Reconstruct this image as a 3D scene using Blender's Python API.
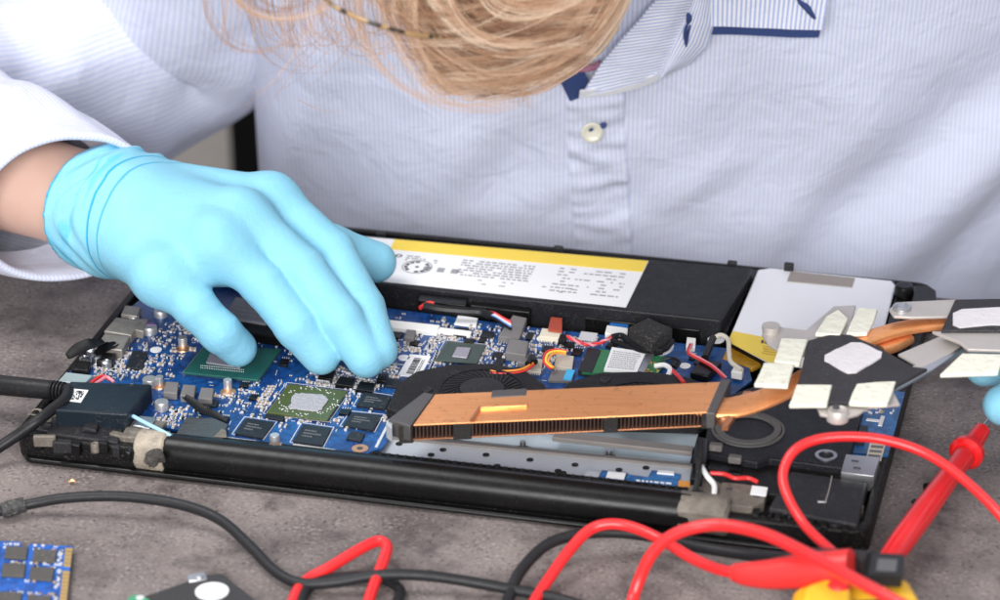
import bpy, bmesh, math, random
import numpy as np
from mathutils import Vector, Matrix, noise
random.seed(7); rng = np.random.default_rng(7)
for o in list(bpy.data.objects): bpy.data.objects.remove(o)
SC = bpy.context.scene
COL = SC.collection

# ------------------------------------------------------------------ camera
YAW, PIT, ROL = math.radians(-14.07), math.radians(25.94), math.radians(0.475)
CAM = Vector((0.4476, -0.9808, 0.5849)); FOC = 3000.0      # focal length in photo pixels (photo 1000 x 600)
FWD = Vector((math.sin(YAW)*math.cos(PIT), math.cos(YAW)*math.cos(PIT), -math.sin(PIT)))
_r0 = Vector((math.cos(YAW), -math.sin(YAW), 0)); _d0 = FWD.cross(_r0)
RGT = _r0*math.cos(ROL) + _d0*math.sin(ROL); DWN = _d0*math.cos(ROL) - _r0*math.sin(ROL)
cd = bpy.data.cameras.new('camera'); cam = bpy.data.objects.new('camera', cd); COL.objects.link(cam)
m = Matrix.Identity(4)
for i in range(3):
    m[i][0] = RGT[i]; m[i][1] = -DWN[i]; m[i][2] = -FWD[i]; m[i][3] = CAM[i]
cam.matrix_world = m
cd.sensor_width = 36; cd.sensor_fit = 'HORIZONTAL'; cd.lens = FOC*36/1000
cd.clip_start = 0.02; cd.clip_end = 100
cd.dof.use_dof = True; cd.dof.aperture_fstop = 9.5
SC.camera = cam

# ------------------------------------------------------------------ light
w = bpy.data.worlds.new('World'); SC.world = w; w.use_nodes = True
w.node_tree.nodes['Background'].inputs[0].default_value = (0.93, 0.95, 1.0, 1)
w.node_tree.nodes['Background'].inputs[1].default_value = 0.60
def area(name, loc, target, size, power, col):
    l = bpy.data.lights.new(name, 'AREA'); l.shape = 'RECTANGLE'; l.size = size[0]; l.size_y = size[1]
    l.energy = power; l.color = col
    o = bpy.data.objects.new(name, l); COL.objects.link(o); o.location = loc
    o.rotation_euler = (Vector(target)-Vector(loc)).to_track_quat('-Z', 'Y').to_euler()
    return o
area('softbox_key', (-0.50, -0.05, 1.38), (0.12, 0.12, 0.0), (0.7, 0.7), 15, (1.0, 0.985, 0.97))
area('softbox_front', (0.40, -1.58, 0.74), (0.2, 0.25, 0.08), (1.2, 0.6), 42, (1.0, 0.99, 0.98))

SC.view_settings.view_transform = 'Standard'; SC.view_settings.look = 'None'
SC.view_settings.exposure = 0.0; SC.view_settings.gamma = 1.0
SC.render.engine = 'CYCLES'
try:
    SC.cycles.use_denoising = True; SC.cycles.denoiser = 'OPENIMAGEDENOISE'
except Exception: pass
SC.cycles.max_bounces = 6

# ------------------------------------------------------------------ placing helpers
def ray(px, py): return RGT*((px-500)/FOC) + DWN*((py-300)/FOC) + FWD
def P(px, py, z):                       # the point at height z seen at a photo pixel
    d = ray(px, py); return CAM + d*((z-CAM.z)/d.z)
FH = Vector((math.sin(YAW), math.cos(YAW), 0)); RH = Vector((math.cos(YAW), -math.sin(YAW), 0)); UP = Vector((0, 0, 1))
def PS(px, py, s):                      # the point at horizontal distance s
    d = ray(px, py); return CAM + d*(s/d.dot(FH))
cd.dof.focus_distance = (P(330, 385, 0.015)-CAM).dot(FWD)

# ------------------------------------------------------------------ object helpers
def tag(o, label=None, cat=None, group=None, kind=None):
    if label: o['label'] = label
    if cat: o['category'] = cat
    if group: o['group'] = group
    if kind: o['kind'] = kind
    return o
def link(o, parent=None):
    COL.objects.link(o)
    if parent is not None:
        o.parent = parent
        o.matrix_parent_inverse = Matrix.Translation(-parent.location) if parent.type == 'EMPTY' else Matrix.Identity(4)
    return o
def thing(name, label, cat, loc=(0, 0, 0), group=None):
    o = bpy.data.objects.new(name, None); o.empty_display_size = 0.02; COL.objects.link(o)
    o.location = loc; return tag(o, label, cat, group)
def obj(name, bm, mats, parent=None, smooth=True, bevel=0, seg=2, ang=35):
    bmesh.ops.recalc_face_normals(bm, faces=bm.faces[:])
    me = bpy.data.meshes.new(name); bm.to_mesh(me); bm.free()
    return meshobj(name, me, mats, parent, smooth, bevel, seg, ang)
def meshobj(name, me, mats, parent=None, smooth=True, bevel=0, seg=2, ang=35):
    for mm in (mats if isinstance(mats, (list, tuple)) else [mats]): me.materials.append(mm)
    if smooth:
        me.polygons.foreach_set('use_smooth', [True]*len(me.polygons))
        try: me.set_sharp_from_angle(angle=math.radians(ang))
        except Exception: pass
    o = bpy.data.objects.new(name, me); link(o, parent)
    if bevel:
        b = o.modifiers.new('bevel', 'BEVEL'); b.width = bevel; b.segments = seg; b.limit_method = 'ANGLE'; b.angle_limit = math.radians(40)
    return o
def NB(): return bmesh.new()
def poly3(bm, top, bot, mi=0):
    if sum((top[i].x*top[(i+1) % len(top)].y-top[(i+1) % len(top)].x*top[i].y) for i in range(len(top))) < 0:
        top = top[::-1]; bot = bot[::-1]
    a = [bm.verts.new(p) for p in top]; b = [bm.verts.new(p) for p in bot]; n = len(a)
    fs = [bm.faces.new(a), bm.faces.new(b[::-1])]
    for i in range(n): fs.append(bm.faces.new((a[i], b[i], b[(i+1) % n], a[(i+1) % n])))
    for f in fs: f.material_index = mi
    return fs
def prism(bm, pts, z1, z0, mi=0):       # pts: photo pixels of the top outline at height z1
    top = [P(x, y, z1) for x, y in pts]
    return poly3(bm, top, [Vector((p.x, p.y, z0)) for p in top], mi)
def slab(bm, xy, z1, z0, mi=0):         # xy: metres
    return poly3(bm, [Vector((x, y, z1)) for x, y in xy], [Vector((x, y, z0)) for x, y in xy], mi)
def box(bm, c, s, rz=0, mi=0):
    co, si = math.cos(rz), math.sin(rz)
    xy = [(c[0]+co*x*s[0]/2-si*y*s[1]/2, c[1]+si*x*s[0]/2+co*y*s[1]/2) for x, y in ((-1, -1), (1, -1), (1, 1), (-1, 1))]
    return slab(bm, xy, c[2]+s[2]/2, c[2]-s[2]/2, mi)
def disc(bm, c, r, z1, z0, n=28, ry=None, mi=0):
    ry = ry or r
    return slab(bm, [(c[0]+r*math.cos(2*math.pi*i/n), c[1]+ry*math.sin(2*math.pi*i/n)) for i in range(n)], z1, z0, mi)
def lathe(bm, c, prof, n=28, axis=None, mi=0):      # prof: (radius, height) from bottom to top
    ax = (axis or UP).normalized(); u = ax.orthogonal().normalized(); v = ax.cross(u); rings = []
    for r, h in prof:
        rings.append([bm.verts.new(Vector(c)+ax*h+(u*math.cos(2*math.pi*i/n)+v*math.sin(2*math.pi*i/n))*max(r, 1e-6)) for i in range(n)])
    for k in range(len(rings)-1):
        for i in range(n):
            f = bm.faces.new((rings[k][i], rings[k][(i+1) % n], rings[k+1][(i+1) % n], rings[k+1][i])); f.material_index = mi
    f = bm.faces.new(rings[0][::-1]); f.material_index = mi
    f = bm.faces.new(rings[-1]); f.material_index = mi
def spline(pts, n=10):
    pts = [Vector(p) for p in pts]; out = []
    q = [pts[0]*2-pts[1]]+pts+[pts[-1]*2-pts[-2]]
    for i in range(1, len(q)-2):
        for k in range(n):
            t = k/n; a, b, c, d = q[i-1], q[i], q[i+1], q[i+2]
            out.append(0.5*((2*b)+(c-a)*t+(2*a-5*b+4*c-d)*t*t+(3*b-a-3*c+d)*t*t*t))
    out.append(pts[-1]); return out
def tube(bm, pts, r, n=12, smooth=10, mi=0, flat=1.0):
    pts = spline(pts, smooth) if smooth else [Vector(p) for p in pts]
    rr = r if callable(r) else (lambda t: r)
    N = len(pts); T = [(pts[min(i+1, N-1)]-pts[max(i-1, 0)]).normalized() for i in range(N)]
    u = T[0].cross(UP)
    if u.length < 1e-4: u = T[0].orthogonal()
    u.normalize(); rings = []
    for i in range(N):
        u = (u-T[i]*u.dot(T[i])).normalized(); v = T[i].cross(u); R = rr(i/(N-1))
        rings.append([bm.verts.new(pts[i]+u*(R*math.cos(2*math.pi*k/n))+v*(R*flat*math.sin(2*math.pi*k/n))) for k in range(n)])
    for i in range(N-1):
        for k in range(n):
            f = bm.faces.new((rings[i][k], rings[i][(k+1) % n], rings[i+1][(k+1) % n], rings[i+1][k])); f.material_index = mi
    for f in (bm.faces.new(rings[0][::-1]), bm.faces.new(rings[-1])): f.material_index = mi
def pline(pts): return [P(*p) for p in pts]

# ------------------------------------------------------------------ materials
def nodes(name):
    mt = bpy.data.materials.new(name); mt.use_nodes = True; nt = mt.node_tree
    return mt, nt, nt.nodes['Principled BSDF']
def N(nt, typ, **kw):
    n = nt.nodes.new(typ)
    for k, v in kw.items():
        if k in n.inputs: n.inputs[k].default_value = v
        else: setattr(n, k, v)
    return n
def mathn(nt, op, a, b=None, c=None):
    n = nt.nodes.new('ShaderNodeMath'); n.operation = op
    for i, x in enumerate((a, b, c)):
        if x is None: continue
        if isinstance(x, (int, float)): n.inputs[i].default_value = x
        else: nt.links.new(x, n.inputs[i])
    return n.outputs[0]
def mixc(nt, fac, a, b):
    n = nt.nodes.new('ShaderNodeMix'); n.data_type = 'RGBA'
    for s, x in ((0, fac), (6, a), (7, b)):
        if isinstance(x, (int, float)): n.inputs[s].default_value = x
        elif isinstance(x, tuple): n.inputs[s].default_value = x if len(x) == 4 else (*x, 1)
        else: nt.links.new(x, n.inputs[s])
    return n.outputs[2]
def ramp(nt, fac, stops):
    n = nt.nodes.new('ShaderNodeValToRGB'); e = n.color_ramp.elements
    while len(e) < len(stops): e.new(0.5)
    for i, (p, c) in enumerate(stops): e[i].position = p; e[i].color = (*c, 1) if len(c) == 3 else c
    nt.links.new(fac, n.inputs[0]); return n.outputs[0]
def tex(nt, kind, scale, vec=None, **kw):
    n = nt.nodes.new(kind)
    if 'Scale' in n.inputs: n.inputs['Scale'].default_value = scale
    for k, v in kw.items():
        if k in n.inputs: n.inputs[k].default_value = v
        else: setattr(n, k, v)
    if vec is None:
        tc = nt.nodes.new('ShaderNodeTexCoord'); vec = tc.outputs['Object']
    nt.links.new(vec, n.inputs['Vector']); return n
def bump(nt, bs, h, strength, dist):
    b = nt.nodes.new('ShaderNodeBump'); b.inputs['Strength'].default_value = strength; b.inputs['Distance'].default_value = dist
    nt.links.new(h, b.inputs['Height']); nt.links.new(b.outputs[0], bs.inputs['Normal']); return b
def M(name, col, rough=0.5, metal=0.0, var=0.12, vs=120, dust=0.0, dustcol=(.42, .38, .34), ds=900, bmp=0.0, bs=1500, coat=0.0, spec=0.5):
    mt, nt, b = nodes(name)
    nz = tex(nt, 'ShaderNodeTexNoise', vs, Detail=4.0)
    c = mixc(nt, nz.outputs['Fac'], tuple(x*(1-var) for x in col), tuple(min(1, x*(1+var)) for x in col))
    if dust:                              # specks and smears of settled dust
        d = tex(nt, 'ShaderNodeTexNoise', ds, Detail=3.0, Roughness=0.7); g = tex(nt, 'ShaderNodeTexNoise', ds*0.06, Detail=3.0)
        f = mathn(nt, 'MULTIPLY', ramp(nt, d.outputs['Fac'], [(0.56, (0, 0, 0)), (0.72, (1, 1, 1))]), ramp(nt, g.outputs['Fac'], [(0.35, (0, 0, 0)), (0.7, (1, 1, 1))]))
        c = mixc(nt, mathn(nt, 'MULTIPLY', f, dust), c, dustcol)
    nt.links.new(c, b.inputs['Base Color'])
    b.inputs['Roughness'].default_value = rough; b.inputs['Metallic'].default_value = metal; b.inputs['Specular IOR Level'].default_value = spec
    rn = tex(nt, 'ShaderNodeTexNoise', vs*2.3, Detail=3.0)
    nt.links.new(mathn(nt, 'ADD', mathn(nt, 'MULTIPLY', rn.outputs['Fac'], 0.2), rough-0.1), b.inputs['Roughness'])
    if coat: b.inputs['Coat Weight'].default_value = coat; b.inputs['Coat Roughness'].default_value = 0.12
    if bmp:
        h = tex(nt, 'ShaderNodeTexNoise', bs, Detail=3.0); bump(nt, b, h.outputs['Fac'], bmp, 0.0006)
    return mt

# ------------------------------------------------------------------ signed-distance surfaces (hands, arms, head)
def smin(a, b, k):
    h = np.clip(0.5+0.5*(b-a)/k, 0, 1); return b*(1-h)+a*h-k*h*(1-h)
def cap(p, a, b, r0, r1):
    a = np.array(a, np.float32); b = np.array(b, np.float32); ab = b-a
    t = np.clip(((p-a)@ab)/float(ab@ab), 0, 1)
    return np.linalg.norm(p-a-t[..., None]*ab, axis=-1)-(r0+(r1-r0)*t)
def ell(p, c, r, R=None):
    q = p-np.array(c, np.float32)
    if R is not None: q = q@np.array(R, np.float32)
    r = np.array(r, np.float32); k0 = np.linalg.norm(q/r, axis=-1); k1 = np.linalg.norm(q/(r*r), axis=-1)
    return k0*(k0-1)/np.maximum(k1, 1e-9)
def surface_net(fn, lo, hi, h):
    lo = np.array(lo, np.float32); hi = np.array(hi, np.float32)
    n = np.ceil((hi-lo)/h).astype(int)+1
    ax = [lo[i]+h*np.arange(n[i], dtype=np.float32) for i in range(3)]
    V = np.empty(n, np.float32)
    for i in range(0, n[0], 24):
        g = np.stack(np.meshgrid(ax[0][i:i+24], ax[1], ax[2], indexing='ij'), -1)
        V[i:i+24] = fn(g)
    ins = V < 0; c = n-1
    def cr(d): return tuple(slice(d[k], d[k]+c[k]) for k in range(3))
    cnt = np.zeros(c, np.int16); pos = np.zeros((*c, 3), np.float32)
    for ax_ in range(3):
        o1, o2 = [k for k in range(3) if k != ax_]
        for i in (0, 1):
            for j in (0, 1):
                d0 = [0, 0, 0]; d0[o1] = i; d0[o2] = j; d1 = list(d0); d1[ax_] = 1
                a, b = V[cr(d0)], V[cr(d1)]; x = (a < 0) != (b < 0)
                t = np.where(x, a/np.where(x, a-b, 1), 0)
                cnt += x
                for k in range(3):
                    pos[..., k] += np.where(x, (t if k == ax_ else d0[k]), 0)
    has = cnt > 0; idx = -np.ones(c, np.int64); idx[has] = np.arange(has.sum())
    cell = np.argwhere(has).astype(np.float32)
    verts = lo+h*(cell+pos[has]/cnt[has][:, None])
    quads = []
    for ax_ in range(3):
        o1, o2 = [(1, 2), (2, 0), (0, 1)][ax_]
        sl0 = [slice(1, c[k]) for k in range(3)]; sl0[ax_] = slice(0, c[ax_])
        s1 = list(sl0); s1[ax_] = slice(1, c[ax_]+1)
        a = ins[tuple(sl0)]; b = ins[tuple(s1)]; x = np.argwhere(a != b)
        if not len(x): continue
        base = x.copy(); base[:, o1] += 1; base[:, o2] += 1
        fl = a[tuple(x.T)]
        def at(e1, e2):
            q = base.copy(); q[:, o1] -= e1; q[:, o2] -= e2; return idx[tuple(q.T)]
        q = np.stack([at(1, 1), at(0, 1), at(0, 0), at(1, 0)], 1)
        q[~fl] = q[~fl][:, ::-1]; quads.append(q)
    return verts, np.concatenate(quads)
def relax(verts, quads, it=3, lam=0.5):
    n = len(verts); e = np.concatenate([quads[:, [0, 1]], quads[:, [1, 2]], quads[:, [2, 3]], quads[:, [3, 0]]])
    e = np.concatenate([e, e[:, ::-1]]); deg = np.bincount(e[:, 0], minlength=n)[:, None].clip(1)
    for _ in range(it):
        s = np.stack([np.bincount(e[:, 0], verts[e[:, 1], k], minlength=n) for k in range(3)], 1)/deg
        verts = verts+lam*(s-verts)
    return verts
def pymesh(name, verts, faces):
    me = bpy.data.meshes.new(name); faces = np.asarray(faces); nf, k = faces.shape
    me.vertices.add(len(verts)); me.vertices.foreach_set('co', np.asarray(verts, np.float32).ravel())
    me.loops.add(nf*k); me.loops.foreach_set('vertex_index', faces.astype(np.int32).ravel())
    me.polygons.add(nf); me.polygons.foreach_set('loop_start', np.arange(0, nf*k, k, dtype=np.int32))
    me.polygons.foreach_set('loop_total', np.full(nf, k, dtype=np.int32))
    me.update(calc_edges=True); me.validate(); return me
def grid_faces(nu, nv, wrap=False):
    i = np.arange(nu if wrap else nu-1)[:, None]; j = np.arange(nv-1)[None, :]; i2 = (i+1) % nu
    return np.stack([i*nv+j, i2*nv+j, i2*nv+j+1, i*nv+j+1], -1).reshape(-1, 4)
def set_uv(me, uv):                     # per-vertex uv
    l = me.uv_layers.new(name='UVMap'); vi = np.empty(len(me.loops), np.int32); me.loops.foreach_get('vertex_index', vi)
    l.data.foreach_set('uv', np.asarray(uv, np.float32)[vi].ravel())
def set_attr(me, name, vals):
    a = me.attributes.new(name, 'FLOAT', 'POINT'); a.data.foreach_set('value', np.asarray(vals, np.float32))
# ================================================================== setting: tabletop, wall, floor
def stone():
    mt, nt, b = nodes('dark_stone')
    n1 = tex(nt, 'ShaderNodeTexNoise', 14, Detail=8.0, Roughness=0.68)
    n2 = tex(nt, 'ShaderNodeTexNoise', 42, Detail=7.0, Roughness=0.72)
    n3 = tex(nt, 'ShaderNodeTexNoise', 620, Detail=3.0, Roughness=0.6)
    n4 = tex(nt, 'ShaderNodeTexNoise', 210, Detail=4.0, Roughness=0.7)
    c = ramp(nt, n1.outputs['Fac'], [(0.38, (.112, .094, .092)), (0.62, (.245, .208, .198))])
    c = mixc(nt, ramp(nt, n2.outputs['Fac'], [(0.34, (.7, .7, .7)), (0.47, (0, 0, 0))]), c, (.055, .045, .048))
    sp = mathn(nt, 'MULTIPLY', ramp(nt, n3.outputs['Fac'], [(0.55, (0, 0, 0)), (0.62, (1, 1, 1))]), ramp(nt, n2.outputs['Fac'], [(0.44, (0.05, 0.05, 0.05)), (0.60, (1, 1, 1))]))
    c = mixc(nt, mathn(nt, 'MULTIPLY', sp, 0.6), c, (.40, .355, .345))
    dk = mathn(nt, 'MULTIPLY', ramp(nt, n3.outputs['Fac'], [(0.37, (1, 1, 1)), (0.44, (0, 0, 0))]), ramp(nt, n4.outputs['Fac'], [(0.42, (0, 0, 0)), (0.6, (1, 1, 1))]))
    c = mixc(nt, mathn(nt, 'MULTIPLY', dk, 0.85), c, (.03, .025, .026))
    bl = ramp(nt, n4.outputs['Fac'], [(0.62, (0, 0, 0)), (0.76, (1, 1, 1))])
    c = mixc(nt, mathn(nt, 'MULTIPLY', bl, 0.25), c, (.45, .41, .40))
    nt.links.new(c, b.inputs['Base Color']); b.inputs['Roughness'].default_value = 0.7; b.inputs['Specular IOR Level'].default_value = .3
    bump(nt, b, mathn(nt, 'ADD', n3.outputs['Fac'], n4.outputs['Fac']), 0.3, 0.0006)
    return mt
def FR(a, s, z):                        # a to the right of the camera, s ahead of it
    return Vector((CAM.x, CAM.y, 0)) + RH*a + FH*s + UP*z
bm = NB()
te = [Vector((x, y, 0)) for x, y in ((-.9, -.75), (1.4, -.75), (1.4, .2345), (-.9, .2345))]
poly3(bm, te, [p-UP*0.03 for p in te])
tag(obj('tabletop', bm, stone(), bevel=0.003), kind='structure')
bm = NB(); wl = [FR(-3, 2.5, 2.0), FR(3, 2.5, 2.0), FR(3, 2.5, -.74), FR(-3, 2.5, -.74)]
f = [bm.verts.new(p) for p in wl]; f2 = [bm.verts.new(p+FH*0.1) for p in wl]
bm.faces.new(f); bm.faces.new(f2[::-1])
for i in range(4): bm.faces.new((f[i], f2[i], f2[(i+1) % 4], f[(i+1) % 4]))
tag(obj('wall', bm, M('beige_wall', (.62, .57, .53), 0.8)), kind='structure')
bm = NB(); fl = [FR(-3, -.5, -.74), FR(3, -.5, -.74), FR(3, 2.6, -.74), FR(-3, 2.6, -.74)]
poly3(bm, fl, [p-UP*0.05 for p in fl]); tag(obj('floor', bm, M('grey_floor', (.3, .29, .28), 0.6)), kind='structure')
# black upright behind the person, its left edge at pixel column 229
bm = NB(); a0 = (PS(229, 150, 2.2)-CAM).dot(RH)
q = [FR(a0, 2.2, 0), FR(a0+.45, 2.2, 0), FR(a0+.45, 2.28, 0), FR(a0, 2.28, 0)]
poly3(bm, [p+UP*0.9 for p in q], [p-UP*0.74 for p in q])
tag(obj('dark_panel', bm, M('black_panel', (.006, .0055, .006), 0.8, spec=.1), bevel=0.01), 'black upright panel behind the person, beside the beige wall', 'panel')
# ================================================================== the opened laptop
BZ = 0.012                               # top of the circuit board
PLA = M('black_plastic', (.007, .0066, .007), 0.45, dust=0.30, ds=1100, spec=.2)
PLB = M('black_gloss', (.004, .004, .0045), 0.30, dust=0.08, ds=1500, spec=.28)
GREYP = M('charcoal_plastic', (.018, .018, .021), 0.5, dust=0.35, ds=1400, spec=.25)
STEEL = M('brushed_steel', (.55, .56, .58), 0.38, 1.0, var=.1, dust=0.3)
SILV = M('silver_sheet', (.62, .66, .70), 0.45, 0.55, var=.06, dust=0.2)
WHITE = M('white_plastic', (.78, .77, .74), 0.5, var=.04)
CREAM = M('cream_plastic', (.68, .62, .5), 0.5, var=.06)
PAPER = M('white_label', (.80, .80, .81), 0.55, var=.03)
INK = M('grey_ink', (.30, .30, .32), 0.6)
DINK = M('dark_ink', (.05, .05, .06), 0.6)
YEL = M('yellow_label', (.86, .62, .06), 0.45, var=.05)
GOLD = M('gold_contact', (.83, .56, .2), 0.35, 0.9)
COPR = M('copper_ring', (.85, .45, .25), 0.35, 0.9)
CHIP = M('chip_epoxy', (.012, .014, .019), 0.42, dust=0.6, dustcol=(.26, .23, .23), ds=700, spec=.3)
FERR = M('grey_ferrite', (.16, .15, .15), 0.6, var=.2)
GRN = M('green_substrate', (.012, .10, .085), 0.35, var=.1, dust=.2)
OLV = M('olive_substrate', (.06, .085, .02), 0.38, var=.15, dust=.25)
WGRN = M('green_board', (.02, .16, .06), 0.4)
PASTE = M('thermal_paste', (.36, .36, .39), 0.55, var=.25, vs=700, bmp=0.8, bs=900)
DIE = M('silicon_die', (.35, .33, .38), 0.25, 0.4)
REDW = M('red_wire', (.65, .03, .03), 0.4); BLKW = M('black_wire', (.007, .007, .008), 0.4, spec=.3)
WHTW = M('white_wire', (.75, .75, .75), 0.45); BLUW = M('blue_wire', (.1, .25, .7), 0.4); PNKW = M('pink_wire', (.75, .25, .3), 0.4)
ORGW = M('orange_wire', (.85, .3, .03), 0.4); YELW = M('yellow_wire', (.85, .62, .06), 0.4); BEIW = M('beige_wire', (.6, .55, .47), 0.5)
DIRT = M('dusty_metal', (.20, .175, .15), 0.6, 0.5, var=.6, vs=220, dust=.9, dustcol=(.45, .40, .33), ds=420, bmp=.6)
FLUFF = M('dust_fluff', (.36, .31, .25), 0.95, var=.95, vs=130, dust=.95, dustcol=(.62, .56, .47), ds=380, bmp=1.0, bs=1200)
TAPE = M('black_foil_tape', (.006, .006, .007), 0.45, spec=.2)
GTAPE = M('grey_tape', (.33, .29, .26), 0.6)
KAPT = M('amber_film', (.45, .24, .02), 0.25, var=.3)
FOAM = M('black_foam', (.013, .012, .013), 0.9, bmp=.6, bs=1600, dust=.4)
TIN = M('tin', (.55, .55, .56), 0.36, 0.7, dust=.3)
TAN = M('ceramic_tan', (.40, .29, .19), 0.5); SOLD = M('solder_white', (.72, .72, .74), 0.35, .3); PURP = M('purple_mark', (.14, .06, .2), .4)

def pcb(name, base, hi, dots=True, sc=1.0):
    mt, nt, b = nodes(name)
    tc = nt.nodes.new('ShaderNodeTexCoord').outputs['Object']
    n1 = tex(nt, 'ShaderNodeTexNoise', 60*sc, tc, Detail=2.0)
    br = tex(nt, 'ShaderNodeTexBrick', 190*sc, tc); br.inputs['Mortar Size'].default_value = 0.03; br.inputs['Bias'].default_value = -0.3
    br.inputs['Color1'].default_value = (0, 0, 0, 1); br.inputs['Color2'].default_value = (.5, .5, .5, 1); br.inputs['Mortar'].default_value = (1, 1, 1, 1)
    v = tex(nt, 'ShaderNodeTexVoronoi', 900*sc, tc, distance='CHEBYCHEV', feature='DISTANCE_TO_EDGE') if False else tex(nt, 'ShaderNodeTexVoronoi', 620*sc, tc, distance='MANHATTAN')
    c = mixc(nt, ramp(nt, n1.outputs['Fac'], [(0.35, (0, 0, 0)), (0.65, (1, 1, 1))]), base, hi)
    c = mixc(nt, mathn(nt, 'MULTIPLY', br.outputs['Color'], 0.35), c, tuple(min(1, x*1.7) for x in hi))
    tr = tex(nt, 'ShaderNodeTexVoronoi', 330*sc, tc, distance='CHEBYCHEV')
    c = mixc(nt, mathn(nt, 'MULTIPLY', ramp(nt, tr.outputs['Distance'], [(0.42, (0, 0, 0)), (0.5, (1, 1, 1))]), 0.5), c, tuple(x*0.45 for x in base))
    if dots:                              # via pads and printed marks
        s1 = ramp(nt, v.outputs['Distance'], [(0.13, (1, 1, 1)), (0.20, (0, 0, 0))])
        g = tex(nt, 'ShaderNodeTexNoise', 75*sc, tc, Detail=2.0)
        s1 = mathn(nt, 'MULTIPLY', s1, ramp(nt, g.outputs['Fac'], [(0.46, (0, 0, 0)), (0.56, (1, 1, 1))]))
        c = mixc(nt, mathn(nt, 'MULTIPLY', s1, 0.8), c, (.55, .6, .68))
    nt.links.new(c, b.inputs['Base Color']); b.inputs['Roughness'].default_value = 0.36
    bump(nt, b, tr.outputs['Distance'], 0.15, 0.0004)
    return mt
PCB = pcb('blue_circuit_board', (.003, .030, .15), (.006, .075, .26))
PCB2 = pcb('light_blue_circuit_board', (.006, .085, .27), (.01, .13, .36), True)

LT = thing('laptop', 'opened black laptop lying on the stone tabletop with its blue circuit board bare', 'laptop', (.172, .11, 0))

# --- bottom case: floor, rim walls
bm = NB()
W_, D_ = .344, .222
def rrect(x0, y0, x1, y1, r, n=6):
    out = []
    for cx, cy, a in ((x1-r, y0+r, -90), (x1-r, y1-r, 0), (x0+r, y1-r, 90), (x0+r, y0+r, 180)):
        for i in range(n+1):
            t = math.radians(a+90*i/n); out.append((cx+r*math.cos(t), cy+r*math.sin(t)))
    return out
outer = rrect(0, -.001, W_, D_, .008); inner = rrect(.0035, .004, W_-.0035, D_-.003, .006)
def rim(bm, outer, inner, z1, z0):
    n = len(outer)
    r = [[bm.verts.new((x, y, z)) for x, y in pp] for pp, z in ((outer, z0), (outer, z1), (inner, z1), (inner, z0))]
    for k in range(4):
        for i in range(n): bm.faces.new((r[k][i], r[k][(i+1) % n], r[(k+1) % 4][(i+1) % n], r[(k+1) % 4][i]))
slab(bm, inner, .004, .0015); rim(bm, outer, inner, .0115, .0006)
obj('bottom_case', bm, PLA, LT, bevel=.0008)
# far lugs on the rim
for px, py in ((379, 237), (557, 251), (731, 266), (788, 268)):
    bm = NB(); p = P(px, py, .019); box(bm, (p.x, p.y+.003, .0155), (.0042, .0025, .009)); obj('case_clip', bm, GREYP, LT, bevel=.0005); continue
bm = NB()
p = P(904, 290, .018); lathe(bm, (p.x, p.y, .004), [(.0042, 0), (.0042, .015), (.0036, .0165)], 20)
prism(bm, [(911, 303), (937, 305), (936, 290), (930, 286), (914, 285)], .018, .004)
prism(bm, [(885, 330), (899, 331), (905, 292), (897, 290)], .016, .004)
obj('corner_post', bm, PLB, LT, bevel=.0006)
# --- hinge barrel along the near edge
bm = NB()
xa, xb = P(166, 450, .01).x, P(697, 500, .01).x
prof = []
def barrel(bm, x0, x1, yc, zc, ry, rz, n=28):
    rings = []
    for x, k in ((x0, .9), (x0+.001, 1), (x1-.001, 1), (x1, .9)):
        rings.append([bm.verts.new((x, yc+ry*k*math.cos(2*math.pi*i/n), zc+rz*k*math.sin(2*math.pi*i/n))) for i in range(n)])
    for k in range(3):
        for i in range(n): bm.faces.new((rings[k][i], rings[k][(i+1) % n], rings[k+1][(i+1) % n], rings[k+1][i]))
    bm.faces.new(rings[0][::-1]); bm.faces.new(rings[3])
barrel(bm, xa, xb, .0045, .0085, .0075, .0078)
obj('hinge_cover', bm, PLB, LT)
# near lower edge of the lid below the barrel
bm = NB(); slab(bm, rrect(.004, -.0042, W_-.002, .02, .005), .0030, .0009); obj('lid_edge', bm, PLB, LT, bevel=.0008)
# toothed rail between board and barrel
bm = NB()
za = .0125
y0 = .0128
slab(bm, [(P(212, 437, za).x, y0), (xb+.001, y0), (xb+.001, y0+.0016), (P(212, 437, za).x, y0+.0016)], za, .008)
x = P(372, 452, za).x
while x < P(690, 480, za).x:
    box(bm, (x, y0+.0024, za-.001), (.0011, .003, .0019)); x += .0034
slab(bm, [(P(372, 452, za).x, y0+.0034), (xb, y0+.0034), (xb, y0+.0042), (P(372, 452, za).x, y0+.0042)], za-.0004, .008)
obj('vent_rail', bm, PLA, LT)

# --- silver sheet strip with holes, and the pale sheet behind it
bm = NB()
zs = .0095
prism(bm, [(372, 452), (386, 437), (640, 462), (692, 468), (690, 484), (560, 474)], zs, .006)
obj('metal_strip', bm, SILV, LT, bevel=.0003)
bm = NB()
for px, py in ((376, 452), (399, 444), (431, 455), (443, 450), (486, 455), (497, 466), (530, 460), (558, 471), (563, 473), (619, 470), (575, 465), (646, 468)):
    p = P(px, py, zs); disc(bm, (p.x, p.y), .0014, zs+.0003, zs-.001, 14)
for px, py in ((444, 462), (502, 473)):
    p = P(px, py, zs); box(bm, (p.x, p.y, zs), (.0042, .0016, .0008))
obj('strip_hole', bm, PLA, LT)
bm = NB(); prism(bm, [(384, 436), (692, 466), (692, 463.5), (384, 433.5)], zs+.0012, .006); obj('strip_ridge', bm, M('dusty_rail', (.2, .18, .17), .6, .4), LT)
bm = NB(); prism(bm, [(390, 433), (690, 462), (700, 428), (400, 405)], .0075, .0055); obj('metal_plate', bm, M('pale_blue_sheet', (.56, .66, .74), .45, .35, var=.08, dust=.3), LT)
bm = NB()
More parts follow.
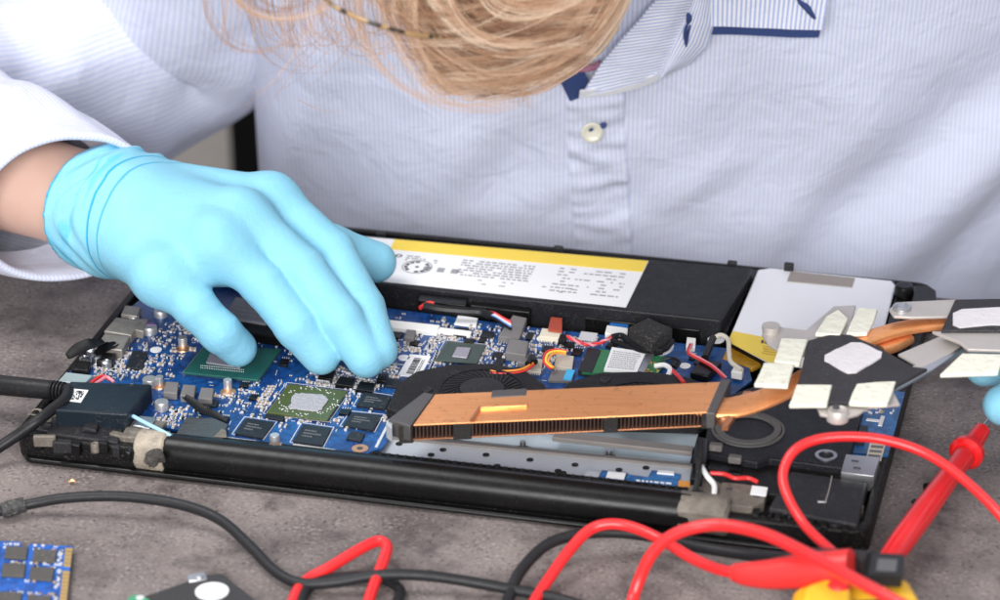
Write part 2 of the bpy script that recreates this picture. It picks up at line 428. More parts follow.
prism(bm, [(552, 437), (692, 452), (694, 446), (556, 431)], .0125, .0105); obj('frame_bar', bm, M('grey_bar', (.24, .22, .21), .6, .3, dust=.4), LT, bevel=.0003)
for px, py in ((523, 447), (609, 456)):
    bm = NB(); p = P(px, py, .009); lathe(bm, (p.x, p.y, .0076), [(.0034, 0), (.0032, .0006), (.0012, .0012), (.0012, .0040)], 16); obj('frame_post', bm, STEEL, LT)

# --- motherboard
bm = NB()
BP = [(164, 427), (130, 410), (58, 404), (68, 373), (112, 335), (132, 306), (205, 250), (300, 268), (372, 306), (520, 326), (725, 348), (745, 352), (752, 380), (700, 420), (560, 420), (400, 420), (383, 447), (366, 454), (232, 441)]
prism(bm, BP, BZ, BZ-.0012)
# printed outlines and bars lie on the board as its second material
def seg(bm, a, b, w, z=BZ+.00012, mi=1, t=.0002):
    a, b = P(*a, z), P(*b, z); d = (b-a); d.z = 0; n = Vector((-d.y, d.x, 0)).normalized()*w/2
    slab(bm, [(q.x, q.y) for q in (a-n, b-n, b+n, a+n)], z, z-t, mi)
def outline(bm, q, w=.00035):
    for i in range(4): seg(bm, q[i], q[(i+1) % 4], w)
GPU = [(267, 412), (327, 420), (347, 391), (289, 384)]; CPU = [(183, 372), (258, 380), (281, 349), (205, 345)]; CHS = [(435, 360), (477, 363), (486, 345), (447, 341)]
MEM = [[(235, 433), (262, 438), (274, 422), (246, 418)], [(293, 441), (322, 445), (331, 428), (303, 424)], [(343, 425), (373, 430), (381, 415), (352, 412)], [(356, 405), (385, 409), (391, 396), (364, 392)]]
def grow(q, k):
    cx = sum(p[0] for p in q)/len(q); cy = sum(p[1] for p in q)/len(q); return [(cx+(p[0]-cx)*k, cy+(p[1]-cy)*k) for p in q]
for q in MEM: outline(bm, grow(q, 1.16))
for q in (GPU, CHS): outline(bm, grow(q, 1.10), .0003)
for a, b in (((223, 437), (256, 441)), ((293, 444), (335, 450)), ((224, 436), (228, 428)), ((376, 447), (388, 424))): seg(bm, a, b, .0011)
for i in range(150):                      # short printed ticks and reference marks
    x, y = random.uniform(130, 640), random.uniform(318, 440)
    p, q = P(x, y, BZ), (x+random.choice((4, 5, 7, 3)), y+random.choice((.5, .4, .6)))
    if random.random() < .4: q = (x+1.6, y-random.uniform(3, 5))
    if y < 318+(x-300)*.09 or y > 425: continue
    seg(bm, (x, y), q, .00028)
MB = obj('motherboard', bm, [PCB, SOLD], LT)

taken = []
def inq(x, y, q):
    s = 0
    for i in range(len(q)):
        a, b = q[i], q[(i+1) % len(q)]
        if (a[1] > y) != (b[1] > y) and x < (b[0]-a[0])*(y-a[1])/(b[1]-a[1])+a[0]: s ^= 1
    return s
def chip(name, q, h, mats=CHIP, extra=None, edge=None, bev=.0002):
    taken.append(grow(q, 1.12)); bm = NB(); z0 = BZ
    if edge: prism(bm, grow(q, 1.015), BZ+h*.45, BZ, edge); prism(bm, q, BZ+h, BZ+h*.45+.00005)
    else: prism(bm, q, BZ+h, BZ)
    if extra: extra(bm, BZ+h)
    return obj(name, bm, mats, MB, bevel=bev)
def paste(bm, z):
    pts = []
    for i in range(46):
        t = 2*math.pi*i/46; k = .98+.04*math.sin(5*t+1)+.04*math.sin(11*t)+random.uniform(-.035, .035)
        c, s = math.cos(t), math.sin(t); u = math.copysign(abs(c)**.4, c); v = math.copysign(abs(s)**.4, s)
        pts.append((308+17.5*k*u-4*v*k*-1, 401.5+1.6*k*u-8.2*k*v))
    prism(bm, pts, z+.0006, z, 1)
    for i in range(70):
        t = random.uniform(0, 6.283); r = random.uniform(1.25, 1.6)
        p = P(308+20*r*math.cos(t), 401.5+9.5*r*math.sin(t), z); box(bm, (p.x, p.y, z+.00015), (.0006, .0004, .0003), 0, 3)
chip('graphics_chip', GPU, .0016, [OLV, PASTE, GOLD, SOLD], paste, 2)
def cpudie(bm, z):
    prism(bm, [(206, 362), (240, 367), (247, 352), (212, 349)], z+.0008, z, 1)
    for i in range(26):
        for k in (0, 1):
            p = P(201+i*1.7, 365.5+i*.17+k*2.2, z); box(bm, (p.x, p.y, z+.0001), (.0004, .0005, .0003), 0, 3)
chip('processor', CPU, .0018, [GRN, DIE, GOLD, SOLD], cpudie, 2)
def chd(bm, z): prism(bm, [(452, 356), (467, 357.5), (471, 347.5), (457, 346.5)], z+.0007, z, 1)
chip('chipset', CHS, .0015, [M('grey_green_substrate', (.035, .055, .045), .35, var=.15, dust=.3), DIE, GOLD], chd, 2)
def etched(bm, z):
    global _q
    c = [P(*x, z+.00003) for x in _q]
    for r, (u0, u1) in enumerate(((.18, .6), (.18, .75), (.18, .5))):
        u = u0
        while u < u1: wd = random.uniform(.02, .05); bars(bm, c, u, .66-r*.16, u+wd, .66-r*.16+.07, 1, .00005); u += wd+.02
def bil(c, u, v): return c[0].lerp(c[1], u).lerp(c[3].lerp(c[2], u), v)
def bars(bm, c, u0, v0, u1, v1, mi, t=.00006):
    z = c[0].z+t
    slab(bm, [(q.x, q.y) for q in (bil(c, u0, v0), bil(c, u1, v0), bil(c, u1, v1), bil(c, u0, v1))], z, z-t, mi)
ETCH = M('laser_etching', (.16, .16, .17), .6)
for q in MEM: _q = q; chip('memory_chip', q, .0011, [CHIP, ETCH], etched)
for q in ([(346, 438), (361, 441), (365, 433), (351, 430)], [(383, 385), (398, 387), (401, 379), (387, 378)], [(453, 335), (466, 337), (469, 328), (456, 327)], [(125, 367), (142, 369), (148, 352), (133, 350)], [(480, 336), (493, 338), (495, 332), (483, 330)], [(283, 420), (264, 417), (266, 413), (284, 416)], [(200, 404), (216, 406), (219, 400), (204, 398)]):
    chip('small_chip', q, .0011)
for cx, cy in ((171, 387), (188, 390), (206, 393)):
    chip('inductor', [(cx-8, cy+5), (cx+6, cy+6), (cx+8, cy-5), (cx-5, cy-6)], .0034, FERR, bev=.0004)
chip('inductor', [(505, 352), (526, 355), (529, 341), (509, 338)], .0042, FERR, bev=.0005)
chip('inductor', [(404, 337), (414, 338), (416, 330), (407, 329)], .0028, FERR, bev=.0004)
chip('inductor', [(517, 362), (528, 363), (530, 354), (520, 353)], .0026, FERR, bev=.0004)
def can(px, py, r, h, top=None):
    p = P(px, py, BZ); bm = NB(); lathe(bm, (p.x, p.y, BZ), [(r, 0), (r, h*.9), (r*.93, h), (r*.2, h)], 22)
    if top: slab(bm, [(p.x+r*.9*math.cos(t*.3), p.y+r*.9*math.sin(t*.3)) for t in range(2, 11)], BZ+h+.0002, BZ+h, 1)
    taken.append([(px-9, py-12), (px+9, py-12), (px+9, py+5), (px-9, py+5)])
    obj('capacitor', bm, [TIN, PURP], MB)
can(162, 409, .0029, .0036); can(150, 386, .0030, .0036); can(150, 333, .0032, .0034, True); can(161, 316, .0030, .0030, True); can(134, 322, .0024, .003); can(228, 389, .0018, .0044); can(275, 444, .002, .0042); can(183, 346, .002, .0042); can(160, 385, .0016, .004)
for px, py, c in ((228, 392, 0), (275, 446, 0), (183, 349, 0), (160, 386, 0)):
    p = P(px, py, BZ); bm = NB(); lathe(bm, (p.x, p.y, BZ), [(.0034, 0), (.0032, .0004), (.002, .0006)], 20); obj('solder_ring', bm, COPR, MB)
def ring(bm, c, r0, r1, z1, z0, n=30, mi=0):
    rr = [[bm.verts.new((c[0]+r*math.cos(2*math.pi*i/n), c[1]+r*math.sin(2*math.pi*i/n), z)) for i in range(n)] for r, z in ((r1, z0), (r1, z1), (r0, z1), (r0, z0))]
    for k in range(4):
        for i in range(n):
            f = bm.faces.new((rr[k][i], rr[k][(i+1) % n], rr[(k+1) % 4][(i+1) % n], rr[(k+1) % 4][i])); f.material_index = mi
bm = NB(); p = P(360, 448.5, BZ); ring(bm, (p.x, p.y), .0013, .0033, BZ+.0002, BZ-.0002); disc(bm, (p.x, p.y), .0013, BZ+.00008, BZ-.0002, 16, mi=1); obj('screw_hole', bm, [COPR, DINK], MB)
for px, py, r in ((156, 350, .0025), (430, 332, .0027), (543, 339, .0027), (404, 358, .0025), (685, 366, .0024), (716, 340, .0036), (507, 340, .002)):
    bm = NB(); p = P(px, py, BZ); disc(bm, (p.x, p.y), r, BZ+.0003, BZ, 24); obj('white_pad', bm, PAPER, MB)
    taken.append([(px-8, py-6), (px+8, py-6), (px+8, py+6), (px-8, py+6)])
def connector(q, h, mats=WHITE, slots=0, hz=BZ):
    taken.append(grow(q, 1.1)); bm = NB(); prism(bm, q, hz+h, hz)
    a, b, c, d = [P(*x, hz+h) for x in q]
    for i in range(slots):
        u = (i+.5)/slots; p = a.lerp(b, u)
        box(bm, (p.x, p.y-.0006, hz+.0004), (.0005, .0016, .0008), 0, 1)
    obj('connector', bm, mats if isinstance(mats, list) else [mats, TIN], MB, bevel=.0002)
connector([(370, 325), (437, 332), (440, 325), (373, 318)], .0022)
connector([(437, 331), (470, 335), (472, 331), (440, 327)], .0018)
connector([(539, 336), (559, 338), (562, 330), (542, 328)], .0026, CREAM, 8)
connector([(578, 339), (595, 341), (598, 333), (581, 331)], .0008, SOLD, 6)
connector([(605, 333), (627, 336), (628, 328), (607, 325)], .0024, WHITE, 8)
connector([(686, 346), (695, 347), (696, 338), (687, 337)], .0024, WHITE)
connector([(498, 336), (519, 339), (527, 318), (513, 315)], .0028, FERR, 8)
connector([(521, 370), (541, 372), (543, 359), (534, 358)], .0014, M('dull_cream', (.5, .46, .38), .5, dust=.5), 9)
connector([(554, 366), (572, 368.5), (574, 356), (557, 353.5)], .0018, M('dusty_cream', (.5, .45, .38), .5, dust=.5), 5)
connector([(548, 380), (572, 381), (574, 371), (552, 370)], .0014, [FERR, WHTW])
connector([(454, 324), (476, 327), (478, 318), (458, 315)], .0006, PAPER)
connector([(578, 370), (592, 372), (601, 350), (588, 347)], .0026, GREYP)
connector([(565, 341), (558, 340), (560, 334), (567, 335)], .0026, PLA)
bm = NB(); prism(bm, [(563, 379), (571, 380), (575, 370), (567, 369)], BZ+.0018, BZ+.0012); obj('ribbon', bm, M('blue_ribbon', (.05, .42, .75), .4), MB)
bm = NB(); prism(bm, [(608, 329), (627, 331), (629, 323), (611, 321)], BZ+.0015, BZ+.0005); obj('ribbon', bm, M('deep_blue_ribbon', (.02, .16, .5), .4), MB)
bm = NB(); prism(bm, [(548, 329), (562, 331), (562, 318), (551, 317)], BZ+.004, BZ+.003); obj('ribbon', bm, M('rust_ribbon', (.35, .05, .02), .4), MB)
# barcode sticker
bm = NB(); bq = [(398, 375), (420, 377.5), (431, 356), (410, 354)]; prism(bm, bq, BZ+.0003, BZ)
ba = [P(*x, BZ+.0004) for x in bq]
def bil(c, u, v): return c[0].lerp(c[1], u).lerp(c[3].lerp(c[2], u), v)
def bars(bm, c, u0, v0, u1, v1, mi, t=.00006):
    z = c[0].z+t
    slab(bm, [(q.x, q.y) for q in (bil(c, u0, v0), bil(c, u1, v0), bil(c, u1, v1), bil(c, u0, v1))], z, z-t, mi)
v = .12
while v < .86:
    wv = random.choice((.012, .02, .03)); bars(bm, ba, .30, v, .62, v+wv, 1); v += wv+random.choice((.014, .022, .03))
for u in (.7, .78): 
    v = .12
    while v < .8: wv = random.uniform(.03, .08); bars(bm, ba, u, v, u+.04, v+wv, 1); v += wv+.03
obj('barcode_sticker', bm, [PAPER, DINK], MB); taken.append(grow(bq, 1.1))
# wireless card with printed label
bm = NB(); wq = [(582, 372), (655, 378), (668, 357), (600, 349)]; prism(bm, wq, BZ+.0022, BZ+.0012); prism(bm, [(638, 371), (644, 372), (654, 354), (647, 353)], BZ+.0036, BZ+.0022, 2)
wl_ = [(604, 369), (637, 372), (646, 352), (612, 347)]; prism(bm, wl_, BZ+.0034, BZ+.0022, 1)
wc = [P(*x, BZ+.0035) for x in wl_]
for r in range(9):
    u = .08
    while u < .85:
        wd = random.uniform(.02, .07); bars(bm, wc, u, .1+r*.09, u+wd, .1+r*.09+.032, 3); u += wd+.02
for i in range(12):
    p = P(652+random.uniform(-6, 8), 367+random.uniform(-8, 7), BZ+.0022); box(bm, (p.x, p.y, p.z+.0003), (.0012, .0008, .0007), 0, 4)
obj('wireless_card', bm, [WGRN, PAPER, STEEL, INK, GOLD], MB); taken.append(grow(wq, 1.1))
# foam block on a white disc
bm = NB(); p = P(649, 346, BZ); disc(bm, (p.x, p.y), .0105, BZ+.0008, BZ, 40, .0105); obj('white_pad', bm, PAPER, MB); taken.append([(620, 325), (680, 325), (680, 358), (620, 358)])
bm = NB(); prism(bm, [(628, 327), (652, 341), (673, 328), (648, 317)], BZ+.0098, BZ+.0035); obj('foam_block', bm, FOAM, MB, bevel=.0008)
# metal sockets along the left side
for q, h in (([(104, 331), (131, 335), (142, 321), (116, 317)], .0042), ([(127, 328), (143, 331), (148, 319), (134, 318)], .004), ([(121, 314), (137, 316), (141, 307), (125, 305)], .004), ([(95, 347), (122, 350), (130, 336), (104, 334)], .0042)):
    taken.append(grow(q, 1.1)); bm = NB(); prism(bm, q, BZ+h, BZ); obj('port_socket', bm, M('tarnished_shell', (.34, .31, .28), .45, .6, var=.4, vs=300, dust=.6), MB, bevel=.0004)
bm = NB(); prism(bm, [(58, 381), (84, 384), (93, 375), (66, 372)], BZ+.0042, BZ); obj('port_socket', bm, M('pale_socket', (.42, .5, .5), .4, .4), MB, bevel=.0003); taken.append([(55, 388), (95, 388), (95, 370), (60, 370)])
for px, py in ((97, 363), (107, 368), (85, 364), (92, 356), (118, 349)):
    bm = NB(); p = P(px, py, BZ); lathe(bm, (p.x, p.y, BZ), [(.0022, 0), (.0022, .003), (.0012, .0036), (.0008, .003)], 14); obj('screw', bm, STEEL, MB)
for px, py in ((105, 358), (80, 366)):
    bm = NB(); prism(bm, [(px-9, py+3), (px+8, py+4), (px+11, py-5), (px-5, py-6)], BZ+.003, BZ); obj('switch_block', bm, PLA, MB, bevel=.0004)
# more small black parts with legs, where the board has room
PINM = [PLB, SOLD]
made = 0
while made < 26:
    x, y = random.uniform(395, 700), random.uniform(322, 372)
    if made > 15: x, y = random.uniform(130, 390), random.uniform(330, 432)
    w_, h_ = random.uniform(5, 11), random.uniform(3.5, 6.5); q = [(x-w_/2-1, y+h_/2), (x+w_/2-1, y+h_/2+.8), (x+w_/2+2, y-h_/2+.8), (x-w_/2+2, y-h_/2)]
    if not all(inq(*p, BP) for p in grow(q, 1.3)) or any(inq(*p, t) for t in taken for p in q+[(x, y)]) or y < 318+(x-372)*.105: continue
    if inq(x, y, [(386, 412), (400, 372), (460, 358), (545, 376), (600, 366), (720, 380), (720, 440), (386, 440)]): continue
    taken.append(grow(q, 1.25)); bm = NB(); prism(bm, q, BZ+.0011, BZ)
    a, b, c, d = [P(*p, BZ) for p in q]
    for e, f, sg in ((a, b, -1), (d, c, 1)):
        for k in range(4): p = e.lerp(f, .14+.24*k); box(bm, (p.x, p.y+sg*.0004, BZ+.0002), (.0004, .0011, .0004), 0, 1)
    obj('small_chip', bm, PINM, MB, bevel=.00015); made += 1
# tape flaps: thin curled leaves
def leaf(pts, wid, name='tape_flap', mat=TAPE, th=.0003):
    c = spline(pline(pts), 6); n = len(c); bm = NB(); rows = []
    for i in range(n):
        t = (c[min(i+1, n-1)]-c[max(i-1, 0)]).normalized(); s = t.cross(Vector((.1, -.2, 1))).normalized(); k = wid*(math.sin(math.pi*min(1, .12+.8*i/(n-1))))**.6
        rows.append([c[i]-s*k+UP*k*.25, c[i]-UP*0.0006, c[i]+s*k+UP*k*.25])
    a = [[bm.verts.new(p) for p in r] for r in rows]; b = [[bm.verts.new(p-UP*th) for p in r] for r in rows]
    for i in range(n-1):
        for j in (0, 1):
            bm.faces.new((a[i][j], a[i][j+1], a[i+1][j+1], a[i+1][j])); bm.faces.new((b[i][j], b[i+1][j], b[i+1][j+1], b[i][j+1]))
        for j in (0, 2): bm.faces.new((a[i][j], a[i+1][j], b[i+1][j], b[i][j]))
    for i in (0, n-1):
        for j in (0, 1): bm.faces.new((a[i][j], a[i][j+1], b[i][j+1], b[i][j]))
    return obj(name, bm, mat, LT, ang=80)
leaf([(68, 357, .017), (80, 349, .019), (94, 344, .02), (105, 341, .018)], .0035)
leaf([(96, 354, .016), (106, 348, .017), (117, 343, .0165)], .0025)
leaf([(184, 396, .0195), (192, 402, .0185), (203, 411, .0165), (214, 415, .0155), (226, 421, .0145)], .0021)
bm = NB(); prism(bm, [(176, 434), (222, 439), (228, 424), (214, 418), (186, 417)], BZ+.0034, BZ+.0004); prism(bm, [(214, 436), (227, 437), (226, 430), (222, 428)], BZ+.0038, BZ+.0034, 1)
obj('tape_flap', bm, [M('shiny_tape', (.05, .042, .038), .25, coat=.25, spec=.3, bmp=.7, bs=260), DIRT], LT, bevel=.0012, seg=3)

# --- tiny parts soldered over the board (past counting)
bm = NB()
bad = [[(55, 425), (150, 425), (155, 380), (60, 380)], [(380, 460), (400, 360), (440, 370), (560, 370), (720, 385), (720, 470)]]
def smd(x, y, l, wd, h, rz, kind):
    p = P(x, y, BZ); 
    box(bm, (p.x, p.y, BZ+h/2), (l, wd, h), rz, {0: 0, 1: 1, 2: 3}[kind])
    d = Vector((math.cos(rz), math.sin(rz), 0))*l*.5
    for s in (-1, 1): box(bm, (p.x+d.x*s, p.y+d.y*s, BZ+h*.52), (l*.34, wd*1.04, h*1.06), rz, 2)
cnt = 0
clusters = [(140, 360, 30, 16, 100), (340, 385, 34, 12, 190), (345, 340, 70, 14, 60), (420, 345, 40, 22, 120), (260, 400, 60, 14, 70), (500, 350, 60, 20, 150), (170, 420, 30, 12, 50), (395, 368, 14, 14, 60), (560, 345, 30, 18, 80), (320, 420, 60, 16, 70), (190, 335, 40, 16, 80), (110, 365, 22, 14, 70), (280, 335, 70, 20, 90), (450, 335, 40, 10, 70)]
for cx, cy, sx, sy, n in clusters:
    for i in range(int(n*1.9)):
        x, y = random.gauss(cx, sx*.6), random.gauss(cy, sy*.6)
        if not inq(x, y, grow(BP, .985)) or any(inq(x, y, q) for q in taken) or any(inq(x, y, q) for q in bad): continue
        k = random.random(); s = random.choice((.55, .75, .75, 1.0, 1.3))
        smd(x, y, .0016*s, .0008*s, .0006*s, random.choice((0, math.pi/2)), 0 if k < .5 else (1 if k < .85 else 2)); cnt += 1
for r in range(2):                       # ranks of identical parts beside the graphics chip
    for i in range(9): smd(257+i*1.6+r*4.5, 407-i*2.5, .0014, .0007, .0006, 0, 0)
for i in range(10): smd(318+i*2.6, 380+i*.3, .0016, .0009, .0007, math.pi/2, 0)
for i in range(12): smd(428+i*.9, 376-i*2.2, .0014, .0007, .0005, 0, 1)
tag(obj('surface_components', bm, [TAN, CHIP, SOLD, FERR], MB, smooth=False), kind='stuff')

# --- black module slot and grey labelled module under the hand, dark parts beyond it
bm = NB(); prism(bm, [(214, 326), (330, 347), (345, 318), (240, 296)], .0165, BZ)
for k in range(16):
    t = k/15; prism(bm, [(216+t*108, 327.2+t*20), (220+t*108, 328+t*20), (220.5+t*108, 325.5+t*20), (216.5+t*108, 324.7+t*20)], .0158, .0125, 1)
slot = obj('module_slot', bm, [PLB, SOLD], MB, bevel=.0004)
bm = NB(); gq = [(224, 316), (266, 323), (276, 304), (236, 297)]; prism(bm, gq, .0178, .0165); gc = [P(*x, .0179) for x in gq]
for r in range(3):
    u = .1
    while u < .85: wd = random.uniform(.03, .09); bars(bm, gc, u, .2+r*.2, u+wd, .2+r*.2+.07, 1); u += wd+.03
obj('grey_module', bm, [M('grey_module_label', (.22, .22, .25), .5, var=.1), INK], MB)
for q, h in (([(335, 384), (352, 386), (356, 378), (340, 376)], .002), ([(356, 389), (372, 391), (376, 383), (360, 381)], .0016), ([(318, 377), (332, 379), (336, 371), (322, 369)], .0018), ([(376, 380), (386, 381), (389, 374), (379, 373)], .0016)):
    bm = NB(); prism(bm, q, BZ+h, BZ); obj('small_chip', bm, PLB, MB, bevel=.0002)

# --- black module at the near left with a sticker
bm = NB(); prism(bm, [(55, 410), (128, 414), (152, 384), (70, 381)], .0195, .0085)
pm = obj('port_module', bm, M('navy_black_plastic', (.008, .014, .022), .42, dust=.2, spec=.25), LT, bevel=.0007)
bm = NB(); sq = [(65, 400), (81, 402), (88.5, 390), (73, 388.5)]; prism(bm, sq, .0198, .0195); sc_ = [P(*x, .0199) for x in sq]
for i in range(60):
    u, v_ = random.randrange(9)*.06+.3, random.randrange(10)*.075+.12; bars(bm, sc_, u, v_, u+.06, v_+.075, 1)
obj('sticker', bm, [PAPER, DINK], pm)
bm = NB(); tube(bm, pline([(88, 386, .0185), (96, 379, .018), (103, 376, .0175), (110, 380, .0165)]), .0007, 8); obj('cable', bm, REDW, LT)
bm = NB(); tube(bm, pline([(92, 386, .0185), (101, 380, .018), (107, 377, .0175), (114, 382, .0165)]), .0007, 8); obj('cable', bm, PNKW, LT)
# brackets in front of it, dusty hinge knuckle, speaker cover plates
bm = NB(); prism(bm, [(24, 423), (48, 428), (66, 407), (40, 401)], .010, .004); prism(bm, [(52, 424), (76, 426), (80, 411), (56, 409)], .0115, .004, 0); obj('hinge_bracket', bm, DIRT, LT, bevel=.0006)
for px, py, r in ((36, 412, .0034), (60, 417, .0026), (110, 424, .0022), (27, 428, .0026)):
    bm = NB(); p = P(px, py, .0115); lathe(bm, (p.x, p.y, .009), [(r, 0), (r, .002), (r*.8, .0028), (r*.45, .0024), (r*.3, .0014)], 18); obj('screw', bm, DIRT, LT)
for px, py in ((70, 435), (104, 441), (124, 431), (47, 426)):
    bm = NB(); p = P(px, py, .0105); box(bm, (p.x, p.y, .0095), (.005, .003, .004), random.uniform(-.3, .3)); obj('clip', bm, random.choice((GREYP, DIRT)), LT, bevel=.0008)
bm = NB(); prism(bm, [(46, 433), (118, 442), (124, 427), (84, 418), (52, 416)], .0125, .004); prism(bm, [(82, 428), (96, 430), (100, 421), (86, 420)], .0145, .0125); obj('speaker', bm, GREYP, LT, bevel=.0006)
bm = NB(); prism(bm, [(18, 436), (112, 449), (130, 440), (40, 428)], .0085, .003); obj('speaker_shelf', bm, PLA, LT, bevel=.0008)
bm = NB(); prism(bm, [(120, 436), (150, 439), (168, 421), (132, 418)], .0135, .004); prism(bm, [(132, 425), (150, 428), (156, 417), (139, 415)], .0146, .0135, 1); obj('hinge_bracket', bm, [DIRT, STEEL], LT, bevel=.0006)
bm = NB(); p = P(153, 450, .009); barrel(bm, p.x-.006, p.x+.0062, .0045, .0085, .0079, .0082)
for vtx in bm.verts: vtx.co += Vector((noise.noise(vtx.co*300), noise.noise(vtx.co*300+Vector((9, 0, 0))), noise.noise(vtx.co*300+Vector((0, 9, 0)))))*.001
obj('hinge_knuckle', bm, FLUFF, LT)
bm = NB(); c = P(156, 449, .0165)
bmesh.ops.create_icosphere(bm, subdivisions=4, radius=.0036, matrix=Matrix.Translation(c-UP*.0036))
for vtx in bm.verts: vtx.co += (vtx.co-c).normalized()*(.0030*noise.noise(vtx.co*260)+.0012*noise.noise(vtx.co*900))
obj('lint', bm, M('dark_lint', (.05, .045, .042), .95, var=.6, vs=500, dust=.7, ds=900, bmp=1.0), LT)
bm = NB(); tube(bm, pline([(133, 416, .0165), (148, 424, .0165), (160, 430, .0165), (171, 436, .016)]), .0008, 8); obj('cable', bm, M('pale_blue_wire', (.35, .6, .8), .4), LT)

rs = random.Random(5)
for i in range(16):                      # clips, lumps and screw posts in the dusty near left corner
    px, py = rs.uniform(34, 132), 0; py = 424+(px-34)*.14+rs.uniform(-2, 15); z = rs.uniform(.0105, .0135); p = P(px, py, z); bm = NB()
    if i % 3: box(bm, (p.x, p.y, z-.002), (rs.uniform(.003, .010), rs.uniform(.002, .004), .005), rs.uniform(-.25, .25))
    else: lathe(bm, (p.x, p.y, z-.004), [(.0019, 0), (.0019, .0036), (.0014, .0044), (.0006, .0038)], 14)
    obj('clip', bm, rs.choice((DIRT, GREYP, PLB, PLA)), LT, bevel=.0005)

# --- battery with printed label
bm = NB(); bq = [(150, 260), (721, 320), (753, 268), (180, 220)]
prism(bm, bq, .020, .005)
BT = obj('battery', bm, M('battery_shell', (.011, .011, .014), .48, dust=.30, ds=1600, spec=.22), LT, bevel=.0009, seg=3)
bm = NB(); lq = [(230, 265), (626, 307), (648.5, 261), (250, 227)]; prism(bm, lq, .0202, .0199); lc = [P(*x, .0202) for x in lq]
bars(bm, lc, .37, .75, .999, .999, 1, .00008); bars(bm, lc, .0, .75, .30, .999, 0, .00008)
def words(bm, c, u0, u1, v, h, mi, dens=.8, t=.0001):
    u = u0
    while u < u1:
        wd = random.uniform(.004, .018)
        if random.random() < dens: bars(bm, c, u, v, min(u+wd, u1), v+h, mi, t)
        u += wd+.004
for r in range(7): words(bm, lc, .56, .74, .64-r*.055, .026, 2, .85)
for r in range(8): words(bm, lc, .80, .97, .66-r*.07, .024, 2, .7 if r % 2 else .35)
for r in range(3): words(bm, lc, .42, .5, .62-r*.05, .025, 2, .6)
for r in range(2): words(bm, lc, .60, .9, .23-r*.08, .02, 2, .25)
for u0 in (.475, .51, .545): bars(bm, lc, u0, .33, u0+.018, .43, 2, .0001); 
cx, cy = lc[0].lerp(lc[1], .402).lerp(lc[3].lerp(lc[2], .402), .36).x, 0
cc = bil(lc, .458, .40)
for i in range(12):
    if i in (2, 8): continue
    t0, t1 = 2*math.pi*i/12, 2*math.pi*(i+.72)/12
    ri, ro = .0042, .0058
    pts = [(cc.x+ro*math.cos(t0), cc.y+ro*math.sin(t0)), (cc.x+ro*math.cos(t1), cc.y+ro*math.sin(t1)), (cc.x+ri*math.cos(t1), cc.y+ri*math.sin(t1)), (cc.x+ri*math.cos(t0), cc.y+ri*math.sin(t0))]
    slab(bm, pts, .0203, .0202, 3)
ring(bm, (cc.x, cc.y), .0064, .0067, .0203, .0202, 30, 3); disc(bm, (cc.x, cc.y), .0009, .0203, .0202, 10, mi=3)
ring(bm, (bil(lc, .40, .62).x, bil(lc, .40, .62).y), .0009, .0016, .0203, .0202, 16, 3)
obj('battery_label', bm, [PAPER, YEL, INK, DINK], BT, smooth=False)
# latch blocks and dim steps along the battery's near wall
LBR = M('latch_brass', (.18, .15, .1), .5, .5)
for a, b, h in ((418, 466, .018), (470, 530, .0165), (585, 640, .0145), (664, 700, .0145)):
    bm = NB(); prism(bm, [(a, 300+(a-418)*.107), (b, 300+(b-418)*.107), (b+2, 292+(b-418)*.107), (a+2, 292+(a-418)*.107)], h, .006); obj('battery_latch', bm, PLB, BT, bevel=.0005)
for px in (372, 500, 560, 618, 690):
    bm = NB(); p = P(px, 301+(px-372)*.105, .010); box(bm, (p.x, p.y, .011), (.003, .0012, .006)); obj('latch_contact', bm, LBR, BT, bevel=.0003)

# --- drive bay cell with white cover at the far right
bm = NB(); dq = [(729, 335), (872, 374), (897, 281), (890, 278), (770, 267), (758, 268)]
dq = [(727, 340), (768, 362), (872, 376), (897, 285), (893, 280), (770, 267), (757, 269)]
prism(bm, dq, .0150, .005)
DR = obj('drive', bm, PLB, LT, bevel=.0008)
bm = NB(); prism(bm, grow(dq, .985), .0165, .0150); obj('drive_cover', bm, M('white_foil', (.86, .87, .90), .4, var=.02), DR, bevel=.0007, seg=3)
bm = NB(); prism(bm, [(727.5, 341), (768, 361.5), (800, 366), (805, 345), (733, 331)], .0168, .0165); a = [P(*x, .0169) for x in ((738, 352), (790, 362), (792, 342), (742, 335))]
for r in range(4): words(bm, a, .45, .95, .18+r*.12, .04, 1, .8)
for u in (.40, .47, .54): bars(bm, a, u, .72, u+.045, .88, 2)
obj('drive_label', bm, [YEL, M('ochre_ink', (.5, .33, .04), .5), DINK], DR, smooth=False)
bm = NB(); prism(bm, [(788, 281), (895, 290), (898, 280), (791, 270)][:0] or [(787, 281), (852, 287), (855, 278), (791, 271)], .0169, .0165); obj('tape_strip', bm, GTAPE, DR)
bm = NB(); prism(bm, [(722, 358), (752, 368), (764, 362), (728, 344)], .0125, .010); obj('film_flap', bm, KAPT, LT, bevel=.0008)
bm = NB(); prism(bm, [(721, 330), (727, 332), (757, 270), (749, 268)], .0145, .004); obj('bay_divider', bm, PLB, LT)

